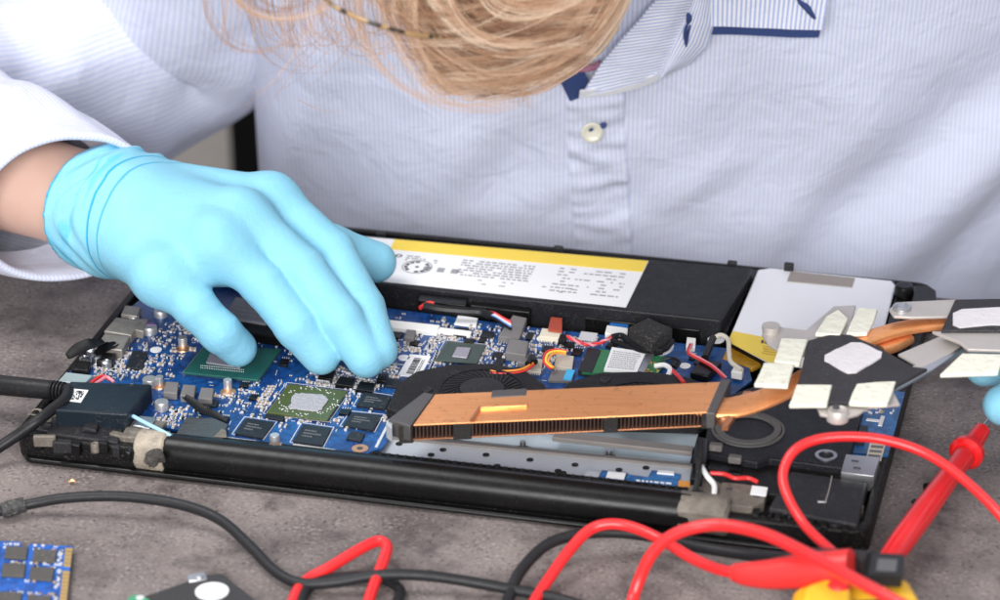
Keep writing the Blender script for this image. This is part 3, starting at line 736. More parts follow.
# --- fans (flat black housings with round intakes)
def fan(outl, cpx, cpy, R, z=.0165):
    bm = NB(); top = [P(x, y, z) for x, y in outl]
    poly3(bm, top, [Vector((p.x, p.y, .008)) for p in top])
    f = obj('fan', bm, M('fan_housing', (.013, .012, .013), .55, dust=.25, ds=1500, spec=.2), LT, bevel=.0008, seg=3)
    c = P(cpx, cpy, z); bm = NB(); ring(bm, (c.x, c.y), R, R+.0012, z+.0005, z-.0005, 48); disc(bm, (c.x, c.y), R, z+.0001, z-.001, 40, mi=1)
    obj('intake_ring', bm, [PLA, M('intake_shade', (.004, .004, .004), .8)], f)
    bm = NB(); disc(bm, (c.x, c.y), R*.55, z+.0007, z, 30)
    for i in range(34):
        t = 2*math.pi*i/34; bm_ = (c.x+math.cos(t)*R*.76, c.y+math.sin(t)*R*.76, z+.0003); box(bm, bm_, (R*.42, .0006, .0006), t+.5)
    obj('impeller', bm, GREYP, f)
    return f, c
f1, c1 = fan([(386, 408), (398, 383), (416, 371), (450, 364), (492, 363), (524, 369), (545, 384), (552, 405), (540, 413), (400, 412)], 482, 389, .0165)
f2, c2 = fan([(552, 400), (568, 382), (600, 372), (650, 371), (690, 377), (712, 388), (714, 408), (700, 416), (560, 412)], 640, 402, .0165)
for f, pts in ((f1, ((454, 373), (427, 390))), (f2, ((605, 380),))):
    for px, py in pts:
        bm = NB(); p = P(px, py, .0165); lathe(bm, (p.x, p.y, .0165), [(.0024, 0), (.0022, .0006), (.0008, .0002)], 16); obj('screw', bm, GREYP, f)

# --- big black cover plate at the near right with a raised ring
bm = NB(); prism(bm, [(703, 452), (757, 462), (770, 458), (847, 468), (866, 398), (760, 384), (712, 400)], .0155, .006)
CV = obj('cover_plate', bm, M('blue_black_plastic', (.011, .011, .015), .5, dust=.25, ds=1700, spec=.22), LT, bevel=.0007)
c = P(748, 430, .0155); bm = NB(); ring(bm, (c.x, c.y), .0105, .0132, .0168, .0150, 44); ring(bm, (c.x, c.y), .0136, .0146, .0162, .0150, 44)
obj('foam_ring', bm, M('grey_foam', (.09, .085, .085), .9, dust=.5), CV)
bm = NB(); prism(bm, [(704, 478), (742, 490), (778, 494), (846, 505), (850, 473), (800, 466), (770, 460), (760, 464), (706, 456)], .0125, .004); obj('cover_plate', bm, PLA, LT, bevel=.0007)
bm = NB(); prism(bm, [(768, 508), (858, 524), (868, 482), (790, 470)], .0138, .004); obj('speaker', bm, GREYP, LT, bevel=.0012, seg=3)
bm = NB(); p = P(826, 458, .0145); ring(bm, (p.x, p.y), .003, .0044, .0160, .012, 22); obj('screw_boss', bm, STEEL, LT)
for px, py in ((716, 447), (735, 459)):
    bm = NB(); p = P(px, py, .0165); box(bm, (p.x, p.y, .0165), (.0052, .0035, .003)); obj('rubber_pad', bm, M('grey_rubber', (.12, .11, .105), .8, dust=.6), LT, bevel=.0006)
bm = NB(); p = P(822, 502, .0138); box(bm, (p.x, p.y, .0140), (.0035, .0012, .0006), .2); obj('metal_tab', bm, STEEL, LT, bevel=.0002)
bm = NB(); tube(bm, pline([(832, 476, .0139), (829, 490, .0139), (825, 503, .0139)]), .00025, 6, 4); obj('seam_line', bm, M('dust_line', (.3, .28, .26), .8), LT)
for px, py, r in ((790, 514, .0022), (812, 519, .002), (835, 522, .0024), (847, 519, .002), (770, 513, .0018), (860, 495, .0018)):
    bm = NB(); p = P(px, py, .0125); lathe(bm, (p.x, p.y, .0085), [(r, 0), (r, .003), (r*.8, .004), (r*.3, .0034)], 14); obj('clip', bm, random.choice((DIRT, GREYP, PLB)), LT)
# shelves, clips and dust in the near right corner
bm = NB(); prism(bm, [(742, 512), (855, 532), (862, 521), (760, 503)], .0095, .003)
for px in (756, 778, 800, 824, 846): prism(bm, [(px-4, 515+(px-756)*.16), (px+3, 516+(px-756)*.16), (px+4, 508+(px-756)*.16), (px-3, 507+(px-756)*.16)], .0125, .006)
obj('corner_shelf', bm, PLA, LT, bevel=.0005)
bm = NB(); p = P(852, 507, .012); lathe(bm, (p.x, p.y, .006), [(.0044, 0), (.0044, .0065), (.0032, .0072), (.002, .0062)], 18); obj('screw_boss', bm, DIRT, LT)
# hinge bracket at the near right with screw holes and a white sticker
bm = NB(); prism(bm, [(716, 503), (752, 507), (764, 502), (768, 487), (736, 483), (722, 482)], .0135, .009)
for px, py in ((729, 489), (727, 500), (757, 496)):
    p = P(px, py, .0135); disc(bm, (p.x, p.y), .0014, .0137, .0130, 14, mi=1)
prism(bm, [(750, 494), (766, 496), (768, 487), (752, 485)], .0139, .0135, 2)
obj('hinge_bracket', bm, [DIRT, DINK, PAPER], LT, bevel=.0004)
bm = NB(); prism(bm, [(684, 495), (706, 505), (718, 503), (722, 484), (700, 470)], .0125, .008); p = P(698, 494, .0125); disc(bm, (p.x, p.y), .0026, .0132, .0120, 16, mi=1); obj('hinge_bracket', bm, [DIRT, DINK], LT, bevel=.0004)
bm = NB(); p = P(700, 510, .009); barrel(bm, p.x-.008, p.x+.012, .0045, .0085, .0076, .0078)
for vtx in bm.verts: vtx.co += Vector((noise.noise(vtx.co*280), noise.noise(vtx.co*280+Vector((9, 0, 0))), noise.noise(vtx.co*280+Vector((0, 9, 0)))))*.0012
obj('hinge_knuckle', bm, DIRT, LT)
bm = NB()
for q, h in (([(692, 462), (706, 464), (708, 438), (697, 436)], .018), ([(706, 470), (742, 474), (745, 456), (710, 452)], .013), ([(690, 478), (702, 480), (704, 462), (694, 460)], .0155)): prism(bm, q, h, .005)
obj('cable_guide', bm, PLB, LT, bevel=.0006)
bm = NB(); tube(bm, pline([(700, 440, .021), (699, 460, .019), (698, 478, .0165), (695, 492, .014)]), .0012, 8); obj('cable', bm, GREYP, LT)
bm = NB(); tube(bm, pline([(700, 464, .0165), (707, 476, .0165), (714, 485, .0155), (714, 496, .0145)]), .0011, 8); obj('cable', bm, WHTW, LT)
bm = NB(); tube(bm, pline([(710, 473, .0155), (724, 474, .0155), (735, 478, .0155), (748, 478, .015), (758, 482, .0145)]), .0009, 8); obj('cable', bm, REDW, LT)
# right-hand side board with metal port, printed bracket mark
bm = NB(); prism(bm, [(844, 452), (888, 455), (905, 392), (860, 386)], .0125, .0113); IO = obj('side_board', bm, [PCB2, SOLD], LT)
bm = NB(); a = P(867, 419, .0127)
prism(bm, [(866, 420), (879, 421.5), (880, 419.5), (867, 418)], .0128, .0125); prism(bm, [(878, 425), (882, 425.5), (885, 416), (881, 415.5)], .0129, .0125); obj('printed_mark', bm, PAPER, IO)
bm = NB(); prism(bm, [(841, 472), (874, 476), (880, 457), (846, 454)], .0160, .009)
for px, py in ((855, 461), (857, 468)):
    p = P(px, py, .016); box(bm, (p.x, p.y, .0161), (.003, .001, .0004), 0, 1)
obj('port_socket', bm, [STEEL, DINK], IO, bevel=.0003)
bm = NB(); prism(bm, [(866, 458), (881, 459), (886, 443), (870, 442)], .0135, .0125)
for k in range(3): prism(bm, [(868+k*1.4, 456-k*4.5), (880+k*1.4, 457-k*4.5), (880.6+k*1.4, 455-k*4.5), (868.6+k*1.4, 454-k*4.5)], .0138, .0135, 1)
obj('connector', bm, [CREAM, FERR], IO)
bm = NB(); prism(bm, [(856, 442), (864, 443), (868, 426), (860, 425)], .014, .0125); obj('small_chip', bm, CHIP, IO)
bm = NB()
for i in range(46):
    px, py = random.uniform(864, 896), random.uniform(396, 414)
    p = P(px, py, .0125); box(bm, (p.x, p.y, .0128), (.0011, .0006, .0006), random.choice((0, 1.57)), random.choice((0, 0, 1)))
tag(obj('surface_components', bm, [SOLD, TAN], IO, smooth=False), kind='stuff')
# small blue boards on the silver strip
zb = .0105
bm = NB(); prism(bm, [(597, 482), (623, 485), (628, 473), (602, 470)], zb, zs); prism(bm, [(622, 484), (676, 490), (681, 474), (652, 470), (648, 477), (626, 474)], zb, zs)
SB = obj('sensor_board', bm, [PCB2], LT)
bm = NB(); prism(bm, [(606, 477), (624, 479), (626, 473), (608, 471)], zb+.0004, zb); prism(bm, [(583, 478), (597, 480), (600, 472), (587, 470)], zb+.001, zs, 1); prism(bm, [(657, 472.5), (674, 474), (674, 471), (658, 470)], zb+.0006, zb)
for k in range(4):
    u = 636
    while u < 668: wd = random.uniform(2, 6); prism(bm, [(u, 480.5+k*2.6+(u-636)*.09), (u+wd, 480.7+k*2.6+(u-636+wd)*.09), (u+wd+.3, 479.5+k*2.6+(u-636+wd)*.09), (u+.3, 479.3+k*2.6+(u-636)*.09)], zb+.0002, zb); u += wd+1.6
obj('connector', bm, [PAPER, SILV], SB)
bm = NB(); prism(bm, [(676, 493), (690, 495), (694, 482), (679, 480)], zb+.0005, zs); obj('ribbon', bm, M('amber_ribbon', (.62, .25, .03), .35), LT)

# --- wires over the board
def wire(pts, r, mat): bm = NB(); tube(bm, pline(pts), r, 8, 8); obj('cable', bm, mat, LT)
wire([(424, 306, .0185), (440, 309, .018), (462, 311, .0175), (480, 312, .017), (492, 316, .0165)], .0018, BLKW)
for k, mm in enumerate((REDW, PNKW, WHTW, BLUW, BLKW)): wire([(484, 311+k*.9, .0168), (494, 313+k*1.3, .0168), (503, 318+k*1.5, .0160), (511, 322+k*1.8, .0152)], .0006, mm)
wire([(420, 308, .018), (428, 303, .0185), (434, 304, .0185)], .0009, REDW)
for k, (m1) in enumerate((REDW, BLKW)):
    pts = []
    for i in range(12):
        t = i/11; x = 567+t*48; y = 336+math.sin(t*math.pi)*9-t*1+(1.1*math.sin(t*19+k*math.pi)); pts.append((x, y, .0155+.0005*math.cos(t*19+k*math.pi)))
    wire(pts, .00055, m1 if k == 0 else PNKW)
wire([(612, 337, .016), (622, 336, .016), (632, 344, .0155), (648, 351, .015), (664, 349, .0155), (672, 341, .016)], .0014, BLKW)
wire([(612, 340, .0155), (626, 346, .0152), (645, 354, .0148), (662, 352, .0148)], .0012, BLKW)
wire([(490, 371, .0165), (508, 371, .0165), (522, 369, .0165), (533, 363, .016)], .0005, ORGW)
wire([(490, 373, .0165), (508, 373.5, .0165), (524, 371, .0165), (534, 365, .016)], .0005, REDW)
wire([(535, 362, .0165), (532, 357, .0165), (528, 364, .0165)], .0014, BLKW)
wire([(552, 368, .016), (546, 362, .017), (548, 354, .0175), (556, 351, .017), (566, 352, .016)], .0005, YELW)
wire([(551, 369, .016), (544, 362, .017), (546, 352.5, .0175), (556, 349.5, .017), (567, 351, .016)], .0005, REDW)
wire([(554, 368, .016), (548.5, 362, .0172), (550.5, 356, .0175), (557, 353, .017), (566, 354, .016)], .0005, ORGW)
wire([(655, 366, .0155), (664, 365, .0165), (670, 369, .0165), (668, 376, .0155)], .0011, WHTW)
wire([(660, 360, .015), (672, 358, .016), (680, 362, .016), (676, 368, .0155)], .0006, BLKW)
wire([(690, 344, .0145), (688, 353, .016), (700, 360, .0165), (712, 367, .0165), (724, 378, .017)], .00045, REDW)
wire([(692, 344, .0145), (690, 352, .016), (701, 358.5, .0165), (713, 365.5, .0165), (726, 377, .017)], .00045, PNKW)
wire([(672, 370, .016), (678, 376, .0165), (684, 383, .017)], .0009, REDW)
wire([(714, 338, .0165), (721, 335, .0185), (728, 340, .0185), (729, 352, .018), (731, 362, .0175), (742, 370, .017)], .0010, BEIW)
wire([(713, 338, .017), (708, 350, .0165), (705, 358, .016)], .0016, BLKW)
bm = NB(); prism(bm, [(690, 372), (708, 376), (722, 362), (702, 358)], .0155, .012); obj('cable_clamp', bm, PLB, LT, bevel=.0006)
bm = NB(); prism(bm, [(731, 371), (742, 373), (744, 368), (734, 366)], .0165, .013); obj('connector', bm, WHITE, LT, bevel=.0004)
# ================================================================== copper heat sink laid across the laptop
CU = M('bright_copper', (.95, .42, .17), 0.36, 0.6, var=.16, vs=45, dust=.25, dustcol=(.30, .13, .06), ds=420)
def copper():
    mt, nt, b = nodes('streaked_copper'); tc = nt.nodes.new('ShaderNodeTexCoord').outputs['Object']
    mp = nt.nodes.new('ShaderNodeMapping'); mp.inputs['Scale'].default_value = (22, 700, 300); mp.inputs['Rotation'].default_value = (0, 0, -.125); nt.links.new(tc, mp.inputs[0])
    st = tex(nt, 'ShaderNodeTexNoise', 1.0, mp.outputs[0], Detail=4.0); bl = tex(nt, 'ShaderNodeTexNoise', 70, tc, Detail=5.0, Roughness=.65); sm = tex(nt, 'ShaderNodeTexNoise', 330, tc, Detail=3.0)
    c = mixc(nt, ramp(nt, st.outputs['Fac'], [(.3, (0, 0, 0)), (.7, (1, 1, 1))]), (.90, .385, .145), (1.0, .455, .19))
    c = mixc(nt, mathn(nt, 'MULTIPLY', ramp(nt, bl.outputs['Fac'], [(.50, (0, 0, 0)), (.78, (1, 1, 1))]), .45), c, (.60, .20, .07))
    c = mixc(nt, mathn(nt, 'MULTIPLY', ramp(nt, sm.outputs['Fac'], [(.62, (0, 0, 0)), (.7, (1, 1, 1))]), .35), c, (.30, .11, .05))
    nt.links.new(c, b.inputs['Base Color']); b.inputs['Metallic'].default_value = .7
    nt.links.new(mathn(nt, 'ADD', mathn(nt, 'MULTIPLY', bl.outputs['Fac'], .3), .2), b.inputs['Roughness'])
    bump(nt, b, st.outputs['Fac'], .12, .0006); return mt
CU = copper()
CUD = M('dark_copper', (.55, .24, .12), 0.4, 0.8, var=.3)
FINM = M('dark_fins', (.10, .06, .05), 0.5, 0.5, var=.5)  # fins coloured much darker than the copper top plate
FINB = M('blackened_frame', (.022, .02, .02), .55, .3, dust=.3)
NICK = M('nickel_plate', (.52, .48, .45), .45, .4, var=.12, vs=90, dust=.15)
BLKP = M('black_plate', (.032, .030, .034), .6, .1, var=.3, vs=60, dust=.3, spec=.3)
PAD = M('thermal_pad', (.76, .75, .64), .7, var=.10, vs=200, dust=.8, dustcol=(.42, .38, .29), ds=260, bmp=1.0, bs=260)
GREASE = M('smeared_paste', (.72, .68, .70), .5, .05, var=.12, vs=160, bmp=.5, bs=400)
HS = thing('heat_sink', 'copper heat sink with fin stack and two mounting plates, lying across the laptop', 'heat sink', tuple(P(560, 430, .02)))
def tl(z0, z1, x0, x1):                  # height that rises along the bar
    return lambda x: z0+(z1-z0)*(x-x0)/(x1-x0)
zt = tl(.030, .042, 412, 722)
def q3(bm, pts, th, mi=0):               # slab whose top corners are (px, py, z)
    top = [P(*p) for p in pts]; return poly3(bm, top, [p-UP*th for p in top], mi)
bm = NB(); q3(bm, [(413, 425, .030), (708, 412, .0415), (722, 381.5, .042), (435, 394, .0304)], .0006)
q3(bm, [(480, 407.5, .0336), (527, 405, .0354), (528, 401, .0355), (482.5, 403.5, .0338)], .0016)
for v_ in bm.verts:
    pass
obj('top_plate', bm, CU, HS, bevel=.0003)
bm = NB(); q3(bm, [(470, 419.5, .0334), (472.8, 419.5, .0335), (481.5, 406, .0334), (479, 406, .0333)], .0012); obj('plate_slot', bm, CUD, HS)
# step of the top plate
# fins: many thin sheets under the plate, seen on the long side
A, B = P(412, 425, .0293), P(706, 412.2, .0408); Cc = P(435, 394, .0297)
dp = (Cc-A); bm = NB(); nf = 78
for i in range(nf):
    t = i/(nf-1); a = A.lerp(B, t); s = (B-A).normalized()*.00022; h = .0068-.0006*t
    top = [a-s, a+s, a+s+dp*.98, a-s+dp*.98]; poly3(bm, top, [p-UP*h for p in top])
obj('fin_stack', bm, FINM, HS, smooth=False)
bm = NB()
for t0, t1, h in ((-.045, .003, .0078), (.142, .205, .0072), (.655, .705, .0068), (.985, 1.012, .0070)):
    a, b = A.lerp(B, t0), A.lerp(B, t1); o = -dp.normalized()*.0005
    top = [a+o, b+o, b+dp*.2, a+dp*.2]; poly3(bm, top, [p-UP*h for p in top])
a, b = A.lerp(B, -.0), A.lerp(B, 1.); o = -dp.normalized()*.0003
top = [a+o-UP*.0062, b+o-UP*.0057, b+dp*1-UP*.0057, a+dp*1-UP*.0062]; poly3(bm, top, [p-UP*.0006 for p in top], 1)
obj('fin_frame', bm, [FINB, CUD], HS, bevel=.0002)
ECM = M('grey_end_cap', (.10, .095, .095), .5, .4, dust=.3)
for pts_, th_ in (([(388, 419, .0292), (410, 426, .0302), (434, 394, .0306), (424, 392, .0300)], .0070), ([(706, 413, .0416), (715, 413, .0416), (731, 379, .0424), (721, 379, .0424)], .0068), ([(491, 397, .0332), (526, 395, .0345), (527, 388, .0347), (492, 390, .0334)], .0026)):
    bm = NB(); q3(bm, pts_, th_); obj('end_cap', bm, ECM, HS, bevel=.0004)
bm = NB(); q3(bm, [(386, 424, .028), (392, 429, .028), (392, 421, .028), (388, 419, .028)], .006); obj('foot', bm, SILV, HS)
# flat heat pipe curving up to the first plate and on to the second
def strap(bm, pts, wid, th):
    c = spline([P(*p) for p in pts], 8); n = len(c); rows = []
    for i in range(n):
        t = (c[min(i+1, n-1)]-c[max(i-1, 0)]).normalized(); s = t.cross(UP).normalized(); u = s.cross(t); k = wid(i/(n-1))/2; ring_ = []
        for j in range(14):
            a_ = 2*math.pi*j/14; ca, sa = math.cos(a_), math.sin(a_)
            ring_.append(bm.verts.new(c[i]+s*math.copysign(abs(ca)**.45, ca)*k+u*math.copysign(abs(sa)**.8, sa)*th/2))
        rows.append(ring_)
    for i in range(n-1):
        for j in range(14): bm.faces.new((rows[i][j], rows[i][(j+1) % 14], rows[i+1][(j+1) % 14], rows[i+1][j]))
    bm.faces.new(rows[0][::-1]); bm.faces.new(rows[-1])
bm = NB(); strap(bm, [(700, 405, .038), (728, 408, .0385), (755, 402, .040), (782, 391, .043), (812, 374, .047), (838, 355, .0495), (868, 339, .0505), (905, 328, .051), (945, 323, .052), (985, 321, .0525)], lambda t: max(.0088, .0165-.0145*t), .0036)
obj('heat_pipe', bm, CU, HS)
bm = NB(); q3(bm, [(722, 426, .0385), (728, 426, .0385), (752, 391, .0400), (744, 391, .0400)], .002); strap(bm, [(716, 417, .036), (724, 421, .0368), (735, 412, .038), (745, 398, .039)], lambda t: .003, .004); obj('pipe_sleeve', bm, CUD, HS)
bm = NB(); strap(bm, [(880, 350, .047), (893, 346, .047), (903, 341, .047), (908, 338, .047)], lambda t: .006, .004); obj('pipe_stub', bm, CU, HS)
# first mounting plate
zp = .0535
def flat(name, pts, z, th, mat, bev=.0003):
    bm = NB(); q3(bm, [(x, y, z) for x, y in pts], th); return obj(name, bm, mat, HS, bevel=bev)
flat('mount_plate', [(789, 405), (800, 375), (808, 340), (830, 334), (850, 334), (878, 346), (912, 366), (928, 368), (888, 391), (872, 402), (830, 402)], zp, .0016, BLKP, .0006)
flat('plate_arm', [(762, 334), (764, 324), (776, 323), (782, 327), (806, 330), (834, 306), (856, 305), (848, 334), (812, 352), (800, 356), (778, 350), (768, 344)], zp-.0018, .0012, NICK)
bm = NB(); p = P(771, 328, zp); lathe(bm, p-UP*.004, [(.0030, 0), (.0036, .004), (.0036, .0052), (.0019, .0050)], 20); obj('screw', bm, NICK, HS)
flat('plate_arm', [(800, 402), (890, 384), (900, 404), (868, 407), (858, 414), (842, 418), (820, 414), (816, 404)], zp-.0020, .0012, NICK)
bm = NB(); p = P(838, 409, zp); lathe(bm, p-UP*.0045, [(.0042, 0), (.0042, .003), (.0034, .0044), (.0022, .0036)], 22); obj('screw', bm, NICK, HS)
bm = NB(); p = P(836, 405.5, zp+.0004); disc(bm, (p.x, p.y), .0013, p.z, p.z-.001, 14); obj('screw_hole', bm, DINK, HS)
flat('plate_arm', [(892, 378), (912, 372), (952, 352), (966, 342), (962, 338), (940, 336), (898, 354), (916, 364)], zp-.0008, .0012, NICK)
flat('plate_arm', [(888, 392), (902, 386), (932, 370), (964, 348), (968, 344), (962, 341), (926, 362), (906, 372)], zp-.0010, .0014, STEEL)
for q in ([(755, 383), (787, 386), (795, 364), (763, 362)], [(774, 361), (800, 364), (808, 339), (781, 338)], [(789, 404), (826, 404), (833, 384), (796, 384)], [(849, 402), (888, 404), (896, 381), (856, 383)], [(815, 333), (840, 334), (848, 318), (838, 309), (826, 316)], [(846, 333), (868, 333), (878, 309), (858, 307)]):
    q = [(x+random.uniform(-1, 1), y+random.uniform(-.6, .6)) for k in range(4) for x, y in (q[k], (q[k][0]*.5+q[(k+1) % 4][0]*.5, q[k][1]*.5+q[(k+1) % 4][1]*.5))] if len(q) == 4 else q
    flat('thermal_pad', q, zp+.0006, .0018, PAD, .0004)
bm = NB(); pts = []
dq4 = [(820, 357), (852, 375), (886, 354), (856, 340)]
for i in range(4):
    a, b = dq4[i], dq4[(i+1) % 4]
    for k in range(6):
        t = (k+.5)/6*.86+.07; pts.append((a[0]+(b[0]-a[0])*t+random.uniform(-.5, .5), a[1]+(b[1]-a[1])*t+random.uniform(-.4, .4)))
prism(bm, pts, zp+.0006, zp); obj('paste_patch', bm, GREASE, HS)
# second mounting plate at the edge of the picture
z2 = .058
flat('mount_plate', [(941, 330), (955, 299), (1060, 297), (1060, 330)], z2, .0018, BLKP, .0006)
flat('plate_arm', [(894, 316), (889, 309), (896, 302), (960, 299), (952, 316), (912, 317)], z2-.0012, .0012, NICK)
bm = NB(); p = P(902, 306, z2); lathe(bm, p-UP*.002, [(.0038, 0), (.0038, .0018), (.0022, .0026), (.0012, .002)], 20); obj('screw', bm, STEEL, HS)
flat('plate_arm', [(932, 331), (1060, 333), (1060, 352), (968, 349), (960, 342)], z2-.0014, .0014, NICK)
for q in ([(940, 374), (998, 372), (1004, 354), (962, 353)], [(1003, 371), (1040, 370), (1046, 352), (1010, 353)]): flat('thermal_pad', q, z2-.001, .0018, PAD, .0004)
bm = NB(); pts = [(953, 324), (953, 313), (962, 309), (1000, 307), (1030, 308), (1030, 325), (990, 324), (960, 327)]
prism(bm, pts, z2+.0006, z2); obj('paste_patch', bm, GREASE, HS)
# ================================================================== the person: body, shirt, hair, gloves
def fabric(name, base, stripe, per, duty=.45, rough=.8):
    mt, nt, b = nodes(name)
    uv = nt.nodes.new('ShaderNodeUVMap').outputs[0]; sp = nt.nodes.new('ShaderNodeSeparateXYZ'); nt.links.new(uv, sp.inputs[0])
    nz = tex(nt, 'ShaderNodeTexNoise', 30, Detail=2.0)
    x = mathn(nt, 'FRACT', mathn(nt, 'MULTIPLY', sp.outputs[0], 1/per))
    tri = mathn(nt, 'ABSOLUTE', mathn(nt, 'SUBTRACT', x, .5))
    st = ramp(nt, tri, [(max(0, duty*.5-.09), (1, 1, 1)), (duty*.5+.09, (0, 0, 0))])
    wv = tex(nt, 'ShaderNodeTexNoise', 2600, Detail=1.0)
    c = mixc(nt, st, base, stripe); c = mixc(nt, mathn(nt, 'MULTIPLY', wv.outputs['Fac'], .16), c, (.5, .52, .66))
    nt.links.new(c, b.inputs['Base Color']); b.inputs['Roughness'].default_value = rough; b.inputs['Specular IOR Level'].default_value = .2
    b.inputs['Sheen Weight'].default_value = .15
    crk = tex(nt, 'ShaderNodeTexNoise', 55, Detail=4.0, Distortion=.5)
    bump(nt, b, mathn(nt, 'ADD', mathn(nt, 'MULTIPLY', crk.outputs['Fac'], 1.0), mathn(nt, 'MULTIPLY', wv.outputs['Fac'], .05)), .5, .004)
    return mt
SHIRT = fabric('striped_shirt_cloth', (.685, .695, .79), (.50, .55, .745), .0021)
COLLAR = fabric('striped_collar_cloth', (.80, .805, .84), (.34, .42, .72), .0021, .4)
NAVY = M('navy_cloth', (.025, .05, .16), .8, var=.15); WHEM = M('white_hem', (.74, .75, .80), .8, var=.03)
SKIN = None
def skin():
    mt, nt, b = nodes('skin')
    n1 = tex(nt, 'ShaderNodeTexNoise', 40, Detail=4.0); n2 = tex(nt, 'ShaderNodeTexNoise', 900, Detail=2.0)
    c = mixc(nt, n1.outputs['Fac'], (.68, .42, .335), (.80, .56, .46)); nt.links.new(c, b.inputs['Base Color'])
    b.inputs['Roughness'].default_value = .5; b.inputs['Subsurface Weight'].default_value = .25; b.inputs['Subsurface Radius'].default_value = (.008, .003, .0015); b.inputs['Subsurface Scale'].default_value = 1
    bump(nt, b, n2.outputs['Fac'], .2, .0005); return mt
SKIN = skin()
PR = thing('person', 'person in a pale blue striped shirt and blue gloves bending over the opened laptop', 'person', tuple(PS(600, 250, 1.40)))

S0 = 1.30; LEAN = math.radians(20)
O_ = PS(600, 250, S0); Tt = UP*math.cos(LEAN)-FH*math.sin(LEAN); Nn = -FH*math.cos(LEAN)-UP*math.sin(LEAN)
DF, DB = .105, .13
def half(l, left):
    w = min(.205, .1695+.23*max(0, l-.08)) if left else (.245+.05*max(0, l-.05))
    if l > .30: w *= max(.25, 1-((l-.30)/.10)**2*.75)
    return w
def bulge(a, l):
    w = half(l, a < 0); x = min(.9999, abs(a)/w); return DF*((1-x**2.5)**(1/2.5)-1)
def PT(px, py, off=0.0):                # (a, l) of the shirt front seen at a pixel
    d = ray(px, py); q = 0; a = l = 0
    for _ in range(14):
        t = ((O_+Nn*(q+off))-CAM).dot(Nn)/d.dot(Nn); r = CAM+d*t-O_; a, l = r.dot(RH), r.dot(Tt); q = .6*bulge(a, l)+.4*q
    return a, l
FOLDS = []
def fold(p0, p1, wd, amp): FOLDS.append((*PT(*p0), *PT(*p1), wd, amp))
fold((330, 20), (255, 190), .016, .006); fold((290, 30), (235, 120), .012, -.005); fold((385, 30), (300, 200), .02, -.004)
fold((470, 140), (380, 235), .018, .004); fold((455, 225), (560, 190), .010, .0025); fold((520, 150), (470, 235), .014, -.0035)
fold((1030, 110), (860, 270), .022, .012); fold((990, 95), (830, 235), .026, -.009); fold((1020, 190), (930, 290), .016, -.006)
fold((640, 215), (720, 170), .010, .003); fold((632, 200), (700, 240), .012, -.003); fold((760, 110), (700, 250), .02, -.003)
fold((800, 60), (900, 160), .02, .003); fold((850, 150), (760, 270), .018, .004); fold((640, 110), (690, 60), .012, -.002)
def wrinkle(a, l):
    h = 0
    for a0, l0, a1, l1, wd, amp in FOLDS:
        dx, dy = a1-a0, l1-l0; t = max(-.15, min(1.15, ((a-a0)*dx+(l-l0)*dy)/(dx*dx+dy*dy)))
        d2 = ((a-a0-t*dx)**2+(l-l0-t*dy)**2)/(wd*wd)
        if d2 < 8: h += amp*math.exp(-d2)*(1-max(0, abs(t-.5)-.4)*1.2)
    v = Vector((a*9+l*3, l*5, 0)); h += .0035*noise.noise(v)+.0018*noise.noise(v*2.7+Vector((5, 2, 1)))+.0006*noise.noise(v*7)
    return h
def SURF(a, l, off=0.0): return O_+RH*a+Tt*l+Nn*(bulge(a, l)+wrinkle(a, l)+off)
# torso of the shirt
nu, nv = 300, 150
V_, UVv = [], []
for i in range(nu):
    t = i/nu*2*math.pi                   # 0..pi front from left to right, pi..2pi back
    for j in range(nv):
        l = -.18+.58*j/(nv-1)
        c, s = math.cos(t), math.sin(t); wl_ = half(l, c > 0); a = -math.copysign(abs(c)**.8, c)*wl_
        if s >= 0: p = SURF(a, l) if abs(c) < .9995 else O_+RH*a+Tt*l+Nn*(-DF+wrinkle(a, l))
        else: p = O_+RH*a+Tt*l+Nn*(-DF-DB*abs(s)**.8+.4*wrinkle(a, l))
        V_.append(p[:]); UVv.append((a if s >= 0 else a+.5, l))
me = pymesh('shirt', V_, grid_faces(nu, nv, True)); set_uv(me, UVv)
SH = meshobj('shirt', me, SHIRT, PR, ang=180)
